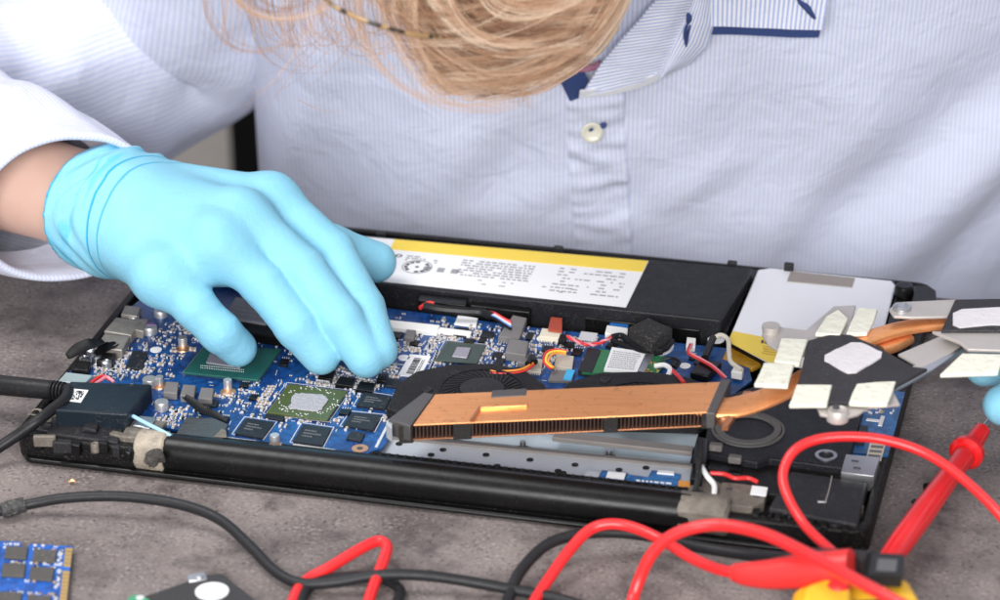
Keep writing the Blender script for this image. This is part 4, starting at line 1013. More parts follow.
# sheets that lie on the shirt front: two pixel polylines, stand-off from the cloth
def resample(pl, n):
    pl = [Vector((*p, 0)) if len(p) == 2 else Vector(p) for p in pl]; d = [0]
    for i in range(1, len(pl)): d.append(d[-1]+(pl[i]-pl[i-1]).length)
    out = []
    for k in range(n):
        s = d[-1]*k/(n-1); i = max(0, min(len(pl)-2, next((q for q in range(len(d)-1) if d[q+1] >= s-1e-9), len(pl)-2)))
        out.append(pl[i].lerp(pl[i+1], (s-d[i])/max(1e-9, d[i+1]-d[i])))
    return out
def sheet(name, e0, e1, o0, o1, mat, nu=24, nv=30, th=.0012, uvmode='u', puff=.0, parent=None, wav=0):
    A, B = resample(e0, nv), resample(e1, nv); top, bot, uv = [], [], []
    for i in range(nu):
        u = i/(nu-1)
        for j in range(nv):
            p = A[j].lerp(B[j], u); off = o0+(o1-o0)*u+puff*math.sin(math.pi*u)
            a, l = PT(p.x, p.y, off); q = O_+RH*a+Tt*l+Nn*(bulge(a, l)+.8*wrinkle(a, l)+off+wav*noise.noise(Vector((a*60, l*140, 1))))
            top.append(q); uv.append((a, l))
    # cloth coordinates measured on the sheet itself
    wid = (top[(nu-1)*nv+nv//2]-top[nv//2]).length; hei = sum((top[(nu//2)*nv+j+1]-top[(nu//2)*nv+j]).length for j in range(nv-1))
    uv = [((i/(nu-1)*wid, j/(nv-1)*hei) if uvmode == 'u' else (j/(nv-1)*hei, i/(nu-1)*wid)) for i in range(nu) for j in range(nv)]
    bot = [q-Nn*th for q in top]; n = nu*nv
    F = grid_faces(nu, nv); G = F[:, ::-1]+n
    ed = []
    loop = [j for j in range(nv)]+[i*nv+nv-1 for i in range(1, nu)]+[(nu-1)*nv+j for j in range(nv-2, -1, -1)]+[i*nv for i in range(nu-2, 0, -1)]
    for k in range(len(loop)): x, y = loop[k], loop[(k+1) % len(loop)]; ed.append((x, x+n, y+n, y))
    me = pymesh(name, [p[:] for p in top+bot], np.concatenate([F, G, np.array(ed)])); set_uv(me, uv+uv)
    return meshobj(name, me, mat, parent or SH, ang=50)
sheet('placket', [(566, 92), (567, 130), (570, 180), (578, 275)], [(624, 84), (625, 130), (628, 180), (633, 275)], .0016, .0016, SHIRT, 30, 70, .0016, 'u', .0004, wav=.0019)
sheet('collar_band', [(581, 96), (597, 69), (619, 41), (648, 9), (672, -18)], [(658, 77), (667, 56), (677, 35), (690, 7), (700, -18)], .012, .012, COLLAR, 26, 26, .0014, 'v', .003, wav=.0006)
sheet('collar_leaf', [(659, 77), (668, 56), (678, 35), (691, 7), (701, -18)], [(664, 76), (690, 65), (707, 48), (714, 26), (716, -18)], .0132, .008, COLLAR, 24, 26, .0014, 'u', .003)
sheet('collar_hem', [(580, 91), (610, 86), (640, 79), (657, 72)], [(579, 97), (610, 93), (640, 86), (659, 78)], .0140, .0125, WHEM, 8, 26, .0016)
sheet('collar_point', [(711, -22), (711, 27)], [(832, -22), (823, 31)], .0105, .0105, COLLAR, 30, 24, .0016, 'u', .001)
sheet('collar_lining', [(711, 25), (711.5, 35)], [(821, 29), (819, 38)], .0075, .0075, NAVY, 26, 8, .0012)
sheet('neck_lining', [(556, 74), (562, 84), (570, 100)], [(584, 70), (588, 80), (592, 92)], .0035, .006, NAVY, 12, 12, .001)
def patch(name, px, py, off, r, mat, h=.001, n=18, ax=None, prof=None, rx=1):
    a, l = PT(px, py, off); c = SURF(a, l, off); bm = NB(); lathe(bm, c, prof or [(r, 0), (r, h*.7), (r*.85, h)], n, ax or (Nn*.55-FWD*.6)); return obj(name, bm, mat, SH)
b_ = M('cream_button', (.62, .60, .50), .35, var=.1, coat=.3)
patch('button', 592, 130, .0035, .0049, b_, .0016, 24, None, [(.0040, 0), (.0049, .0004), (.0049, .0014), (.0040, .0019), (.0030, .0013), (.0008, .0013)])
def stitch(pts, off, r, name='navy_stitch'):
    q = []
    for px, py in pts: a, l = PT(px, py, off); q.append(SURF(a, l, off))
    bm = NB(); tube(bm, q, lambda t: r*(.35+.9*math.sin(math.pi*(.08+.84*t))), 8, 6); obj(name, bm, NAVY, SH)
stitch([(589, 129), (591, 128), (593, 127)], .0060, .0007); stitch([(600, 126), (603, 124), (606, 122)], .0030, .0012)
stitch([(688, 13), (689, 18), (688, 23)], .0148, .0011); stitch([(687, 24), (685, 33), (686, 45)], .0148, .0007); stitch([(690, 25), (687, 38), (686, 46)], .0148, .0006)
stitch([(797, 0), (802, 6), (808, 13)], .0122, .0008); stitch([(803, 6), (808, 11), (815, 20)], .0122, .0011); stitch([(799, 3), (808, 9), (812, 17)], .0122, .0008)
# seam ridge at the armhole
q = []
for k in range(9):
    l = .135+.02*k; q.append(SURF(-half(l, True)*.955, l, -.0010))
bm = NB(); tube(bm, q, lambda t: .0036+.0004*math.sin(t*60), 12, 16, flat=.35); obj('armhole_seam', bm, WHEM, SH)

# sleeves
def sleeve(name, path, rads, cut=None, nu=96, amp=.004, seed=0, per=14):
    c = spline(path, per); n = len(c); T = [(c[min(i+1, n-1)]-c[max(i-1, 0)]).normalized() for i in range(n)]
    u = T[0].cross(-FWD).normalized(); V_, UVv, run = [], [], 0; fr = []
    for i in range(n):
        u = (u-T[i]*u.dot(T[i])).normalized(); fr.append((u.copy(), T[i].cross(u)))
    for i in range(n):
        if i: run += (c[i]-c[i-1]).length
        k = i/(n-1)*(len(rads)-1); k0 = min(int(k), len(rads)-2); R = rads[k0]+(rads[k0+1]-rads[k0])*(k-k0)
        for j in range(nu):
            t = 2*math.pi*j/nu; d = fr[i][0]*math.cos(t)+fr[i][1]*math.sin(t)
            sh = 0
            if cut: f = max(0, (i-(n-1-per))/per); sh = f*(cut[0]*d.dot(-DWN)+cut[1]*d.dot(-FWD))
            q = Vector((math.cos(t)*1.1, math.sin(t)*1.1, run*16+seed))
            h = amp*(noise.noise(q*1.0)+.6*noise.noise(q*2.2+Vector((t*0, 3, 1))))+amp*.35*math.sin(run*95+2.2*math.cos(t+.6)+seed)*(.5+.5*noise.noise(q))
            if cut: h *= 1-.75*max(0, (i-(n-1-per*.6))/(per*.6))
            V_.append((c[i]+T[i]*sh+d*(R+h))[:]); UVv.append((t/(2*math.pi)*.28, run))
    F = grid_faces(n, nu)
    j = np.arange(n-1); F = np.concatenate([F, np.stack([j*nu+nu-1, (j+1)*nu+nu-1, (j+1)*nu, j*nu], 1)])
    base = len(V_)
    if cut:                              # turned-in hem at the cuff
        for k_, (dr, dz) in enumerate(((-.0012, .0008), (-.0028, -.0005), (-.0030, -.012), (-.004, -.035))):
            for jj in range(nu):
                p = Vector(V_[(n-1)*nu+jj]); d = (p-c[-1]); d -= T[-1]*d.dot(T[-1]); d.normalize()
                V_.append((p+d*dr+T[-1]*dz)[:]); UVv.append((jj/nu*.28, run-dz))
        for k_ in range(4):
            r0 = (n-1)*nu if k_ == 0 else base+(k_-1)*nu; r1 = base+k_*nu
            jj = np.arange(nu); F = np.concatenate([F, np.stack([r0+jj, r1+jj, r1+(jj+1) % nu, r0+(jj+1) % nu], 1)])
    me = pymesh(name, V_, F); set_uv(me, UVv); me.flip_normals() if False else None
    bmx = bmesh.new(); bmx.from_mesh(me); bmesh.ops.recalc_face_normals(bmx, faces=bmx.faces[:]); bmx.to_mesh(me); bmx.free()
    return meshobj(name, me, SLEEVE, PR, ang=180)
EL = PS(-150, 128, 1.27); CUFF = P(70, 208, .058)
SLEEVE = fabric('striped_sleeve_cloth', (.685, .695, .79), (.53, .58, .755), .0021)
SLV = sleeve('sleeve', [O_+RH*-.115+Tt*.30-Nn*.085, O_+RH*-.165+Tt*.275-Nn*.088, PS(190, -5, 1.40), PS(60, 70, 1.37), PS(-75, 108, 1.32), EL+RH*-.012, EL+(CUFF-EL)*.35, EL+(CUFF-EL)*.7, CUFF], [.064, .064, .061, .059, .051, .047, .048, .042, .035], (.014, -.024), amp=.0062, seed=1.3)
SLV2 = sleeve('sleeve', [O_+RH*.15+Tt*.30-Nn*.085, O_+RH*.205+Tt*.275-Nn*.088, PS(1160, -20, 1.38), PS(1205, 80, 1.39), PS(1250, 150, 1.37), PS(1300, 190, 1.29), PS(1325, 225, 1.20)], [.066, .064, .058, .054, .05, .046, .04], (.0, .0), amp=.005, seed=4.1)

# ---- body (one continuous surface)
HC = PS(515, -215, 1.15); CR = (-FH*.95+UP*.25).normalized(); FC = (-UP*.95-FH*.1).normalized(); FC = (FC-CR*FC.dot(CR)).normalized()
NB0 = O_+Tt*.27-Nn*.07
HR = np.array([RH[:], FC[:], CR[:]]).T      # columns: side, face, crown
WR = P(100, 206, .057); WR2 = P(1330, 318, .075); ARM2 = [PS(1160, -20, 1.38), PS(1205, 80, 1.39), PS(1250, 150, 1.37), PS(1300, 190, 1.29), PS(1325, 225, 1.20)]; EL2 = ARM2[2]
SHL, SHR = O_+RH*-.15+Tt*.29-Nn*.09, O_+RH*.19+Tt*.29-Nn*.09
def hv(a, f, c): return (HC+RH*a+FC*f+CR*c)
SHL, SHR = O_+RH*-.165+Tt*.275-Nn*.088, O_+RH*.205+Tt*.275-Nn*.088
ARM = [PS(190, -5, 1.40), PS(60, 70, 1.37), PS(-75, 108, 1.32)]
def body(p):
    d = cap(p, O_-Tt*.15-Nn*.13+RH*.02, O_+Tt*.20-Nn*.125+RH*.02, .085, .085)
    d = smin(d, cap(p, O_+RH*-.13+Tt*.275-Nn*.088, O_+RH*.17+Tt*.275-Nn*.088, .042, .042), .03)
    d = smin(d, cap(p, NB0, HC-CR*.045+FC*.005, .052, .046), .03)
    h = ell(p, HC+CR*.01-FC*.01, (.074, .088, .085), HR)
    h = smin(h, ell(p, hv(0, .035, -.05), (.055, .055, .055), HR), .03)
    h = smin(h, cap(p, hv(0, .085, .0), hv(0, .108, -.028), .007, .012), .012)
    h = smin(h, ell(p, hv(0, .085, -.062), (.022, .010, .006), HR), .008)
    for s in (-1, 1):
        h = smin(h, ell(p, hv(.076*s, -.005, -.015), (.008, .018, .028), HR), .006)
        h = np.maximum(h, -ell(p, hv(.031*s, .094, .002), (.014, .010, .008), HR)); h = np.minimum(h, ell(p, hv(.031*s, .078, .002), (.012, .012, .011), HR))
    d = smin(d, h, .02)
    d = smin(d, smin(smin(smin(cap(p, SHL, ARM[0], .036, .034), cap(p, ARM[0], ARM[1], .036, .034), .01), smin(cap(p, ARM[1], ARM[2], .034, .032), cap(p, ARM[2], EL, .032, .030), .01), .01), cap(p, EL, WR, .030, .0205), .02), .02)
    d = smin(d, cap(p, WR, P(130, 214, .060), .0205, .020), .01)
    ch = [SHR]+ARM2+[WR2]; rr = (.036, .036, .037, .034, .031, .029, .021)
    for i in range(6): d = smin(d, cap(p, ch[i], ch[i+1], rr[i], rr[i+1]), .012)
    return d
pts = np.array([SHL[:], SHR[:], EL[:], *[q_[:] for q_ in ARM+ARM2], WR[:], WR2[:], (HC+CR*.1)[:], (HC-CR*.1)[:], (O_-Tt*.25)[:], (O_-Nn*.23)[:], P(150, 214, .06)[:]])
v, f = surface_net(body, pts.min(0)-.07, pts.max(0)+.07, .0048); v = relax(v, f, 3)
meshobj('body', pymesh('body', v, f), SKIN, PR, ang=180)

# ---- gloves
def nitrile():
    mt, nt, b = nodes('blue_nitrile')
    tc = nt.nodes.new('ShaderNodeTexCoord').outputs['Object']
    at = nt.nodes.new('ShaderNodeAttribute'); at.attribute_name = 'cuff'
    q = at.outputs['Fac']
    n1 = tex(nt, 'ShaderNodeTexNoise', 70, tc, Detail=3.0); n2 = tex(nt, 'ShaderNodeTexNoise', 300, tc, Detail=4.0, Distortion=1.6); n3 = tex(nt, 'ShaderNodeTexNoise', 110, tc, Detail=2.0)
    c = mixc(nt, n1.outputs['Fac'], (.20, .50, .665), (.25, .56, .71))
    def line(c0, w, s):
        d = mathn(nt, 'ABSOLUTE', mathn(nt, 'SUBTRACT', q, c0)); return mathn(nt, 'MULTIPLY', ramp(nt, mathn(nt, 'MULTIPLY', d, 100), [(w*100*.35, (1, 1, 1)), (w*100, (0, 0, 0))]), s)
    wob = mathn(nt, 'MULTIPLY', mathn(nt, 'SUBTRACT', n1.outputs['Fac'], .5), .002)
    q = mathn(nt, 'ADD', q, wob)
    cre = mathn(nt, 'ADD', line(.0225, .0007, 1.0), mathn(nt, 'ADD', line(.0285, .0006, .8), line(.0006, .0010, .8)))
    # crinkles in the stretched cuff
    mp = nt.nodes.new('ShaderNodeCombineXYZ'); sx = nt.nodes.new('ShaderNodeSeparateXYZ'); nt.links.new(tc, sx.inputs[0])
    nt.links.new(mathn(nt, 'MULTIPLY', q, 190), mp.inputs[0]); nt.links.new(mathn(nt, 'MULTIPLY', sx.outputs[2], 34), mp.inputs[1]); nt.links.new(mathn(nt, 'MULTIPLY', sx.outputs[1], 34), mp.inputs[2])
    cn = tex(nt, 'ShaderNodeTexNoise', 1.0, mp.outputs[0], Detail=3.0, Distortion=.8)
    inside = ramp(nt, mathn(nt, 'MULTIPLY', q, 10), [(.17, (1, 1, 1)), (.23, (0, 0, 0))])
    ck = mathn(nt, 'MULTIPLY', ramp(nt, cn.outputs['Fac'], [(.36, (1, 1, 1)), (.50, (0, 0, 0))]), inside)
    c = mixc(nt, cre, c, (.02, .36, .60)); c = mixc(nt, mathn(nt, 'MULTIPLY', ck, .8), c, (.06, .45, .68))
    nt.links.new(c, b.inputs['Base Color']); b.inputs['Roughness'].default_value = .6; b.inputs['Specular IOR Level'].default_value = .3
    b.inputs['Subsurface Weight'].default_value = .2; b.inputs['Subsurface Radius'].default_value = (.001, .003, .004); b.inputs['Subsurface Scale'].default_value = 1
    h = mathn(nt, 'ADD', mathn(nt, 'ADD', mathn(nt, 'MULTIPLY', n2.outputs['Fac'], .3), mathn(nt, 'MULTIPLY', n3.outputs['Fac'], .5)), mathn(nt, 'ADD', mathn(nt, 'MULTIPLY', cre, -.6), mathn(nt, 'MULTIPLY', mathn(nt, 'MULTIPLY', cn.outputs['Fac'], inside), 1.2)))
    bump(nt, b, h, .5, .0016); return mt
NIT = nitrile()
J = dict(iM=(270, 200, .066), iP=(332, 253, .050), iD=(363, 308, .036), iT=(379, 350, .024),
         mM=(238, 215, .069), mP=(303, 271, .051), mD=(341, 320, .036), mT=(366, 358, .0225),
         rM=(216, 240, .065), rP=(264, 285, .048), rD=(297, 327, .034), rT=(321, 355, .0225),
         pM=(160, 273, .054), pP=(196, 308, .0415), pD=(220, 332, .032), pT=(238, 348, .0225),
         tB=(215, 210, .050), tM=(280, 228, .046), tP=(332, 250, .040), tT=(376, 262, .032))
X = {k: P(*v_) for k, v_ in J.items()}
CB = P(60, 207, .0575); AX = (P(105, 208, .0585)-CB).normalized()     # cuff: base and direction
CN = (AX*1.0+(-DWN)*(-.18)+(-FWD)*.62).normalized()                   # the cuff edge is cut on the slant
CE = P(92, 206, .058)
def glove(p):
    d = cap(p, CB-AX*.03, P(110, 207, .0585), .0232, .0236)
    pal = cap(p, P(112, 208, .057), X['mM'].lerp(X['rM'], .3)-UP*.010, .0235, .0175)
    pal = smin(pal, cap(p, P(128, 202, .056), X['iM']-UP*.001, .0205, .0112), .008)
    pal = smin(pal, cap(p, P(125, 215, .056), X['mM']-UP*.001, .0205, .0108), .008)
    pal = smin(pal, cap(p, P(125, 220, .056), X['rM']-UP*.001, .0205, .0104), .008)
    pal = smin(pal, cap(p, P(120, 228, .054), X['pM']-UP*.001, .0200, .0100), .008)
    pal = smin(pal, cap(p, X['iM']-UP*.004, X['rM']-UP*.005, .0105, .0100), .010)
    pal = smin(pal, cap(p, X['mM']-UP*.008, X['pM']-UP*.004, .0095, .0088), .012)
    pal = smin(pal, cap(p, P(160, 205, .05), X['tM'], .019, .0125), .010)
    d = smin(d, pal, .014)
    fing = None
    for k, r in (('i', (.0108, .0098, .0090, .0080)), ('m', (.0108, .0099, .0093, .0084)), ('r', (.0098, .0094, .0090, .0083)), ('p', (.0092, .0089, .0086, .0080))):
        a, b_, c, e = (X[k+q] for q in 'MPDT')
        g = smin(smin(cap(p, a, b_, r[0], r[1]), cap(p, b_, c, r[1], r[2]), .0022), cap(p, c, e, r[2], r[3]), .0022)
        fing = g if fing is None else smin(fing, g, .0012)
    th = smin(cap(p, X['tM'], X['tP'], .0120, .0100), cap(p, X['tP'], X['tT'], .0102, .0090), .004)
    fing = smin(fing, th, .001)
    d = smin(d, fing, .0058)
    for k in 'imrp':                     # rucks of latex over the finger joints
        for a, b_, w_ in (('M', 'P', .0085), ('P', 'D', .0075), ('D', 'T', .006)):
            e = (X[k+b_]-X[k+a]).normalized(); q = p-np.array(X[k+b_ if a != 'D' else k+a][:], np.float32)
            d = d+.00032*np.exp(-(q*q).sum(-1)/w_**2)*np.sin((q@np.array(e[:], np.float32))*1300+2.5*np.sin(q[..., 0]*420+q[..., 2]*300))
    # stretched latex: shallow ruck lines near the wrist
    q = (p-np.array(CE, np.float32))@np.array(CN, np.float32)
    d = d+.0010*np.sin(q*620+4*np.sin(p[..., 2]*120)+3*np.sin(p[..., 1]*90))*np.clip(1-np.abs(q-.012)/.012, 0, 1)
    return np.maximum(d, -q)
pts = np.array([X[k][:] for k in X]+[P(40, 205, .0575)[:], P(110, 207, .0585)[:]])
v, f = surface_net(glove, pts.min(0)-.030, pts.max(0)+.030, .00105); v = relax(v, f, 2)
me = pymesh('glove', v, f); set_attr(me, 'cuff', (v-np.array(CE))@np.array(CN)); meshobj('glove', me, NIT, PR, ang=180)
G2 = dict(w=WR2, m1=P(1150, 362, .066), p1=P(1068, 380, .056), t1=P(1004, 405, .040), m2=P(1152, 340, .060), p2=P(1070, 352, .043), t2=P(985, 366, .040), m3=P(1160, 318, .060), p3=P(1085, 330, .044), t3=P(1030, 345, .040), m4=P(1172, 298, .058), p4=P(1110, 310, .043), t4=P(1060, 325, .036), th0=P(1240, 372, .056), th1=P(1130, 418, .048), th2=P(1045, 440, .036))
def glove2(p):
    g = {k: np.array(v_[:], np.float32) for k, v_ in G2.items()}
    d = cap(p, g['w'], g['w']*.6+g['m2']*.4, .025, .022)
    for k, r in (('m1', .0115), ('m2', .0115), ('m3', .011), ('m4', .0105)): d = smin(d, cap(p, g['w']*.75+g[k]*.25, g[k], .020, r), .008)
    d = smin(d, cap(p, g['m1'], g['m4'], .0105, .010), .01)
    fg = None
    for k in '1234':
        f_ = smin(cap(p, g['m'+k], g['p'+k], .0108, .0096), cap(p, g['p'+k], g['t'+k], .0096, .0083), .0022); fg = f_ if fg is None else smin(fg, f_, .0012)
    d = smin(d, fg, .006)
    wd = np.array((ARM2[-1]-WR2).normalized()[:], np.float32); d = smin(d, cap(p, g['w'], g['w']+wd*.07, .0245, .0265), .008)
    d = np.maximum(d, (p-g['w'])@wd-.038)
    d = smin(d, smin(cap(p, g['w']*.7+g['th0']*.3, g['th0'], .018, .0125), smin(cap(p, g['th0'], g['th1'], .0125, .0105), cap(p, g['th1'], g['th2'], .0105, .009), .003), .004), .008)
    return d
pts = np.array([v_[:] for v_ in G2.values()])
v, f = surface_net(glove2, pts.min(0)-.03, pts.max(0)+.03, .0014); v = relax(v, f, 2)
me = pymesh('glove', v, f); set_attr(me, 'cuff', np.linalg.norm(v-np.array(WR2[:]), axis=1)*.5+.012); meshobj('glove', me, NIT, PR, ang=180)

# ---- hair
def hairmat():
    mt, nt, b = nodes('blond_hair'); at = nt.nodes.new('ShaderNodeAttribute'); at.attribute_name = 'shade'
    c = ramp(nt, at.outputs['Fac'], [(0, (.19, .085, .04)), (.25, (.42, .22, .12)), (.6, (.68, .44, .285)), (1, (.96, .78, .60))])
    nt.links.new(c, b.inputs['Base Color']); b.inputs['Roughness'].default_value = .38; b.inputs['Specular IOR Level'].default_value = .6
    return mt
strands = []                             # (points [n,3], radius, shade)
def bez(a, b_, c, d, n=18):
    t = np.linspace(0, 1, n)[:, None]; a, b_, c, d = (np.array(x, float) for x in (a, b_, c, d))
    return a*(1-t)**3+3*b_*t*(1-t)**2+3*c*t*t*(1-t)+d*t**3
Rg, Dw, Fw, Cm = (np.array(x[:]) for x in (RGT, DWN, FWD, CAM)); Fh = np.array(FH[:])
def W3(pp):                              # pixel x, pixel y, horizontal distance -> metres
    d = ((pp[:, :1]-500)/FOC)*Rg+((pp[:, 1:2]-300)/FOC)*Dw+Fw; return Cm+d*(pp[:, 2]/(d@Fh))[:, None]
def lock(ctrl, n, spread, r=.00016, shade=(.05, .95), dep=.004):
    sh0 = rng.uniform(*shade)
    for _ in range(n):
        o = rng.normal(0, 1, 3); c = [np.array(q, float)+np.array([o[0]*spread*k, o[1]*spread*.6*k, o[2]*dep]) for q, k in zip(ctrl, (.5, .8, 1.0, 1.35))]
        pp = bez(*c); pp[:, :2] += rng.normal(0, .5, 2)*np.sin(np.linspace(0, rng.uniform(3, 9), 18))[:, None]
        strands.append((W3(pp), r*rng.uniform(.7, 1.25), float(np.clip(sh0+rng.normal(0, .09), 0, 1))))
L = lambda a, b_, t: a+(b_-a)*t
for i in range(230):                     # swept from the right down to the left
    u = rng.uniform(0, 1)**.8; s = 1.105-.06*rng.uniform()**1.2; j = lambda k: rng.normal(0, k)
    lock([(L(500, 650, u)+j(8), -95, s+.02), (L(500, 632, u)+j(8), L(-35, 52, u)+j(5), s+.005), (L(455, 560, u)+j(10), L(0, 88, u)+j(13), s), (L(385, 420, u)+rng.uniform(0, 80), L(-40, 72, u)+rng.uniform(0, 30), s-.005)], 20, 3.0, .00018)
for i in range(150):                      # swept from the left down to the right
    u = rng.uniform(0, 1)**.8; s = 1.105-.065*rng.uniform(); j = lambda k: rng.normal(0, k)
    lock([(L(500, 385, u)+j(9), -95, s+.02), (L(490, 388, u)+j(9), L(-20, 38, u)+j(5), s+.005), (L(500, 452, u)+j(8), L(15, 89, u)+j(12), s), (L(540, 520, u)+rng.uniform(0, 70), L(-10, 72, u)+j(8), s-.004)], 20, 3.0, .00018)
for ctrl, n, sp in (([(226, -22, 1.02), (240, 38, 1.02), (315, 30, 1.03), (352, -14, 1.04)], 16, 3), ([(204, -20, 1.01), (196, 62, 1.01), (285, 84, 1.02), (330, -8, 1.04)], 7, 2.5), ([(240, -22, 1.02), (256, 22, 1.02), (300, 22, 1.03), (330, -22, 1.04)], 10, 5),
                     ([(362, -10, 1.03), (352, 60, 1.02), (420, 128, 1.01), (520, 100, 1.02)], 12, 4), ([(395, -12, 1.03), (385, 70, 1.02), (440, 128, 1.01), (512, 104, 1.03)], 7, 3), ([(415, -12, 1.04), (402, 55, 1.03), (438, 98, 1.02), (498, 104, 1.03)], 10, 4),
                     ([(345, -15, 1.04), (400, 10, 1.03), (430, 60, 1.02), (500, 88, 1.02)], 10, 7), ([(300, 100, 1.1), (318, 112, 1.1), (338, 116, 1.1), (352, 106, 1.1)], 1, 1), ([(300, -15, 1.04), (330, 20, 1.03), (380, 40, 1.02), (440, 60, 1.02)], 8, 10),
                     ([(330, -15, 1.05), (290, 60, 1.04), (270, 90, 1.04), (240, 100, 1.05)], 3, 12), ([(360, -15, 1.05), (340, 40, 1.04), (300, 80, 1.04), (262, 92, 1.05)], 4, 10)):
    lock(ctrl, n, sp*1.25, .00013, (.1, .65), .003)
for i in range(130):                      # loose ends that leave the mass
    x0 = rng.uniform(395, 640); e = rng.uniform(-1, 1); y1 = rng.uniform(60, 108)-abs(x0-490)*.18
    lock([(x0, -60, 1.08), (x0+e*25, 10, 1.07), (x0-(x0-480)*.45+e*20, y1, 1.06), (x0-(x0-480)*.9-rng.uniform(-60, 60), y1+rng.uniform(-25, 14), 1.055)], int(rng.integers(2, 8)), 3, .00015, (.2, 1), .006)
for i in range(70):                      # thin wisps hanging over the shirt at the left of the mass
    x0 = rng.uniform(215, 420); k = rng.uniform(.2, 1)
    lock([(x0, -25, 1.08), (x0-12*k+rng.normal(0, 8), 20+30*k, 1.07), (x0+20+rng.normal(0, 14), 45+55*k*rng.uniform(.5, 1), 1.065), (x0+55+rng.normal(0, 40), rng.uniform(-5, 90)*k, 1.06)], int(rng.integers(1, 4)), 3, .00011, (.05, .6), .006)
for i in range(60):
    x0 = rng.uniform(372, 425)
    lock([(x0, -40, 1.07), (x0+2, 10, 1.06), (x0+25+rng.normal(0, 8), rng.uniform(40, 90), 1.055), (x0+75+rng.normal(0, 25), rng.uniform(50, 108), 1.05)], int(rng.integers(2, 6)), 4, .00013, (.1, .8), .006)
# the crown, above the picture: a covering of short strands over the scalp
wh = np.array([.1, -.55, .83]); hc0 = np.array(HC[:])+HR@np.array([0, -.01, .01])
for i in range(5200):
    q0 = rng.normal(0, 1, 3); q0 /= np.linalg.norm(q0)
    if (q0[1] > .45 and q0[2] < .35+.5*(q0[1]-.45)) or q0[2] < -.55: continue
    tg = q0-wh+rng.normal(0, .12, 3); tg -= q0*(tg@q0); tg /= max(1e-6, np.linalg.norm(tg))
    k = np.linspace(0, rng.uniform(.45, .8), 18)[:, None]; dd = q0+tg*k; dd /= np.linalg.norm(dd, axis=1, keepdims=True)
    lift = 1+.05*np.linspace(0, 1, 18)[:, None]*rng.uniform(.2, 1.2)
    strands.append((hc0+(dd*lift*np.array([.0775, .0915, .0885]))@HR.T, .0011*rng.uniform(.6, 1.2), float(np.clip(rng.normal(.5, .22), 0, 1))))
SP = np.stack([s[0] for s in strands]); SR = np.array([s[1] for s in strands]); SS = np.array([s[2] for s in strands])
ns, n = SP.shape[:2]; Tn = np.gradient(SP, axis=1); Tn /= np.linalg.norm(Tn, axis=-1, keepdims=True).clip(1e-9)
U1 = np.cross(Tn, Fw); U1 /= np.linalg.norm(U1, axis=-1, keepdims=True).clip(1e-9); U2 = np.cross(Tn, U1)
tap = np.clip(np.linspace(1.1, .25, n), 0, 1)[None, :, None]
rings = np.stack([SP+(U1*math.cos(a)+U2*math.sin(a))*SR[:, None, None]*tap for a in (0, 2.0944, 4.18879)], 2)
vid = np.arange(ns*n*3).reshape(ns, n, 3)
F = np.concatenate([np.stack([vid[:, :-1, k], vid[:, :-1, (k+1) % 3], vid[:, 1:, (k+1) % 3], vid[:, 1:, k]], -1).reshape(-1, 4) for k in range(3)])
me = pymesh('hair', rings.reshape(-1, 3), F); set_attr(me, 'shade', np.repeat(SS, n*3)); meshobj('hair', me, hairmat(), PR, ang=180)
# striped temple of the eyeglasses, and the chain at the neck
def tort():
    mt, nt, b = nodes('striped_tortoiseshell'); uv = nt.nodes.new('ShaderNodeTexCoord').outputs['Object']
    n1 = tex(nt, 'ShaderNodeTexNoise', 190, uv, Detail=1.0); c = ramp(nt, n1.outputs['Fac'], [(.44, (.02, .015, .012)), (.56, (.35, .22, .10))]); nt.links.new(c, b.inputs['Base Color']); b.inputs['Roughness'].default_value = .25; return mt
bm = NB(); tube(bm, [PS(*q) for q in ((300, -30, 1.03), (318, -8, 1.03), (334, 6, 1.02), (358, 18, 1.015), (384, 27, 1.01), (410, 34, 1.01), (440, 38, 1.02))], .00085, 10); obj('eyeglass_temple', bm, tort(), PR)
def on_shirt(pl, off):
    out = []
    for px, py in pl: a_, l_ = PT(px, py, off); out.append(SURF(a_, l_, off))
    return out
bm = NB(); tube(bm, on_shirt(((575, 62), (590, 54), (598, 52), (606, 42), (618, 24)), .012), .0007, 8); obj('necklace', bm, GOLD, PR)
bm = NB(); tube(bm, on_shirt(((540, 82), (566, 70), (590, 66), (600, 62)), .008), .003, 10, flat=.5); obj('scarf_edge', bm, M('violet_pink_cloth', (.30, .12, .20), .8, var=.5, vs=300), PR)
# ================================================================== leads, tools and loose modules on the tabletop
RUBB = M('black_rubber', (.009, .009, .011), .45, var=.1, spec=.3, dust=.1); RUBG = M('dark_grey_rubber', (.014, .0145, .017), .48, var=.15, spec=.32, dust=.12)
REDR = M('red_rubber', (.80, .022, .025), .36, var=.05, coat=.2); REDP = M('red_plastic', (.78, .03, .03), .40, var=.05)
# power plug with its cable at the left
PC = thing('power_cable', 'thick black plug with ribbed end and cable at the near left corner of the laptop', 'cable', tuple(P(0, 400, .01)))
bm = NB(); tube(bm, pline([(-60, 380, .012), (-20, 383, .0145), (20, 387, .0165), (52, 390, .0175)]), lambda t: .0044-.0004*t, 20)
for k in range(4):
    a = P(52+k*3.4, 390+k*.5, .0177); lathe(bm, a, [(.0036, 0), (.0041, .0003), (.0041, .0008), (.0036, .0011)], 20, axis=(P(60, 391, .0178)-P(50, 390, .0175)))
obj('plug', bm, RUBB, PC)
bm = NB(); tube(bm, pline([(60, 390, .018), (68, 390, .0195), (65, 399, .020), (54, 408, .019), (36, 422, .0165), (10, 440, .010), (-25, 462, .004), (-60, 480, .003)]), .00235, 14); obj('cord', bm, RUBB, PC)
def lead(name, label, pts, r, mat, group=None, extra=None):
    bm = NB(); tube(bm, pline(pts), r, 14, 9)
    o = obj(name, bm, mat); tag(o, label, 'cable', group); return o
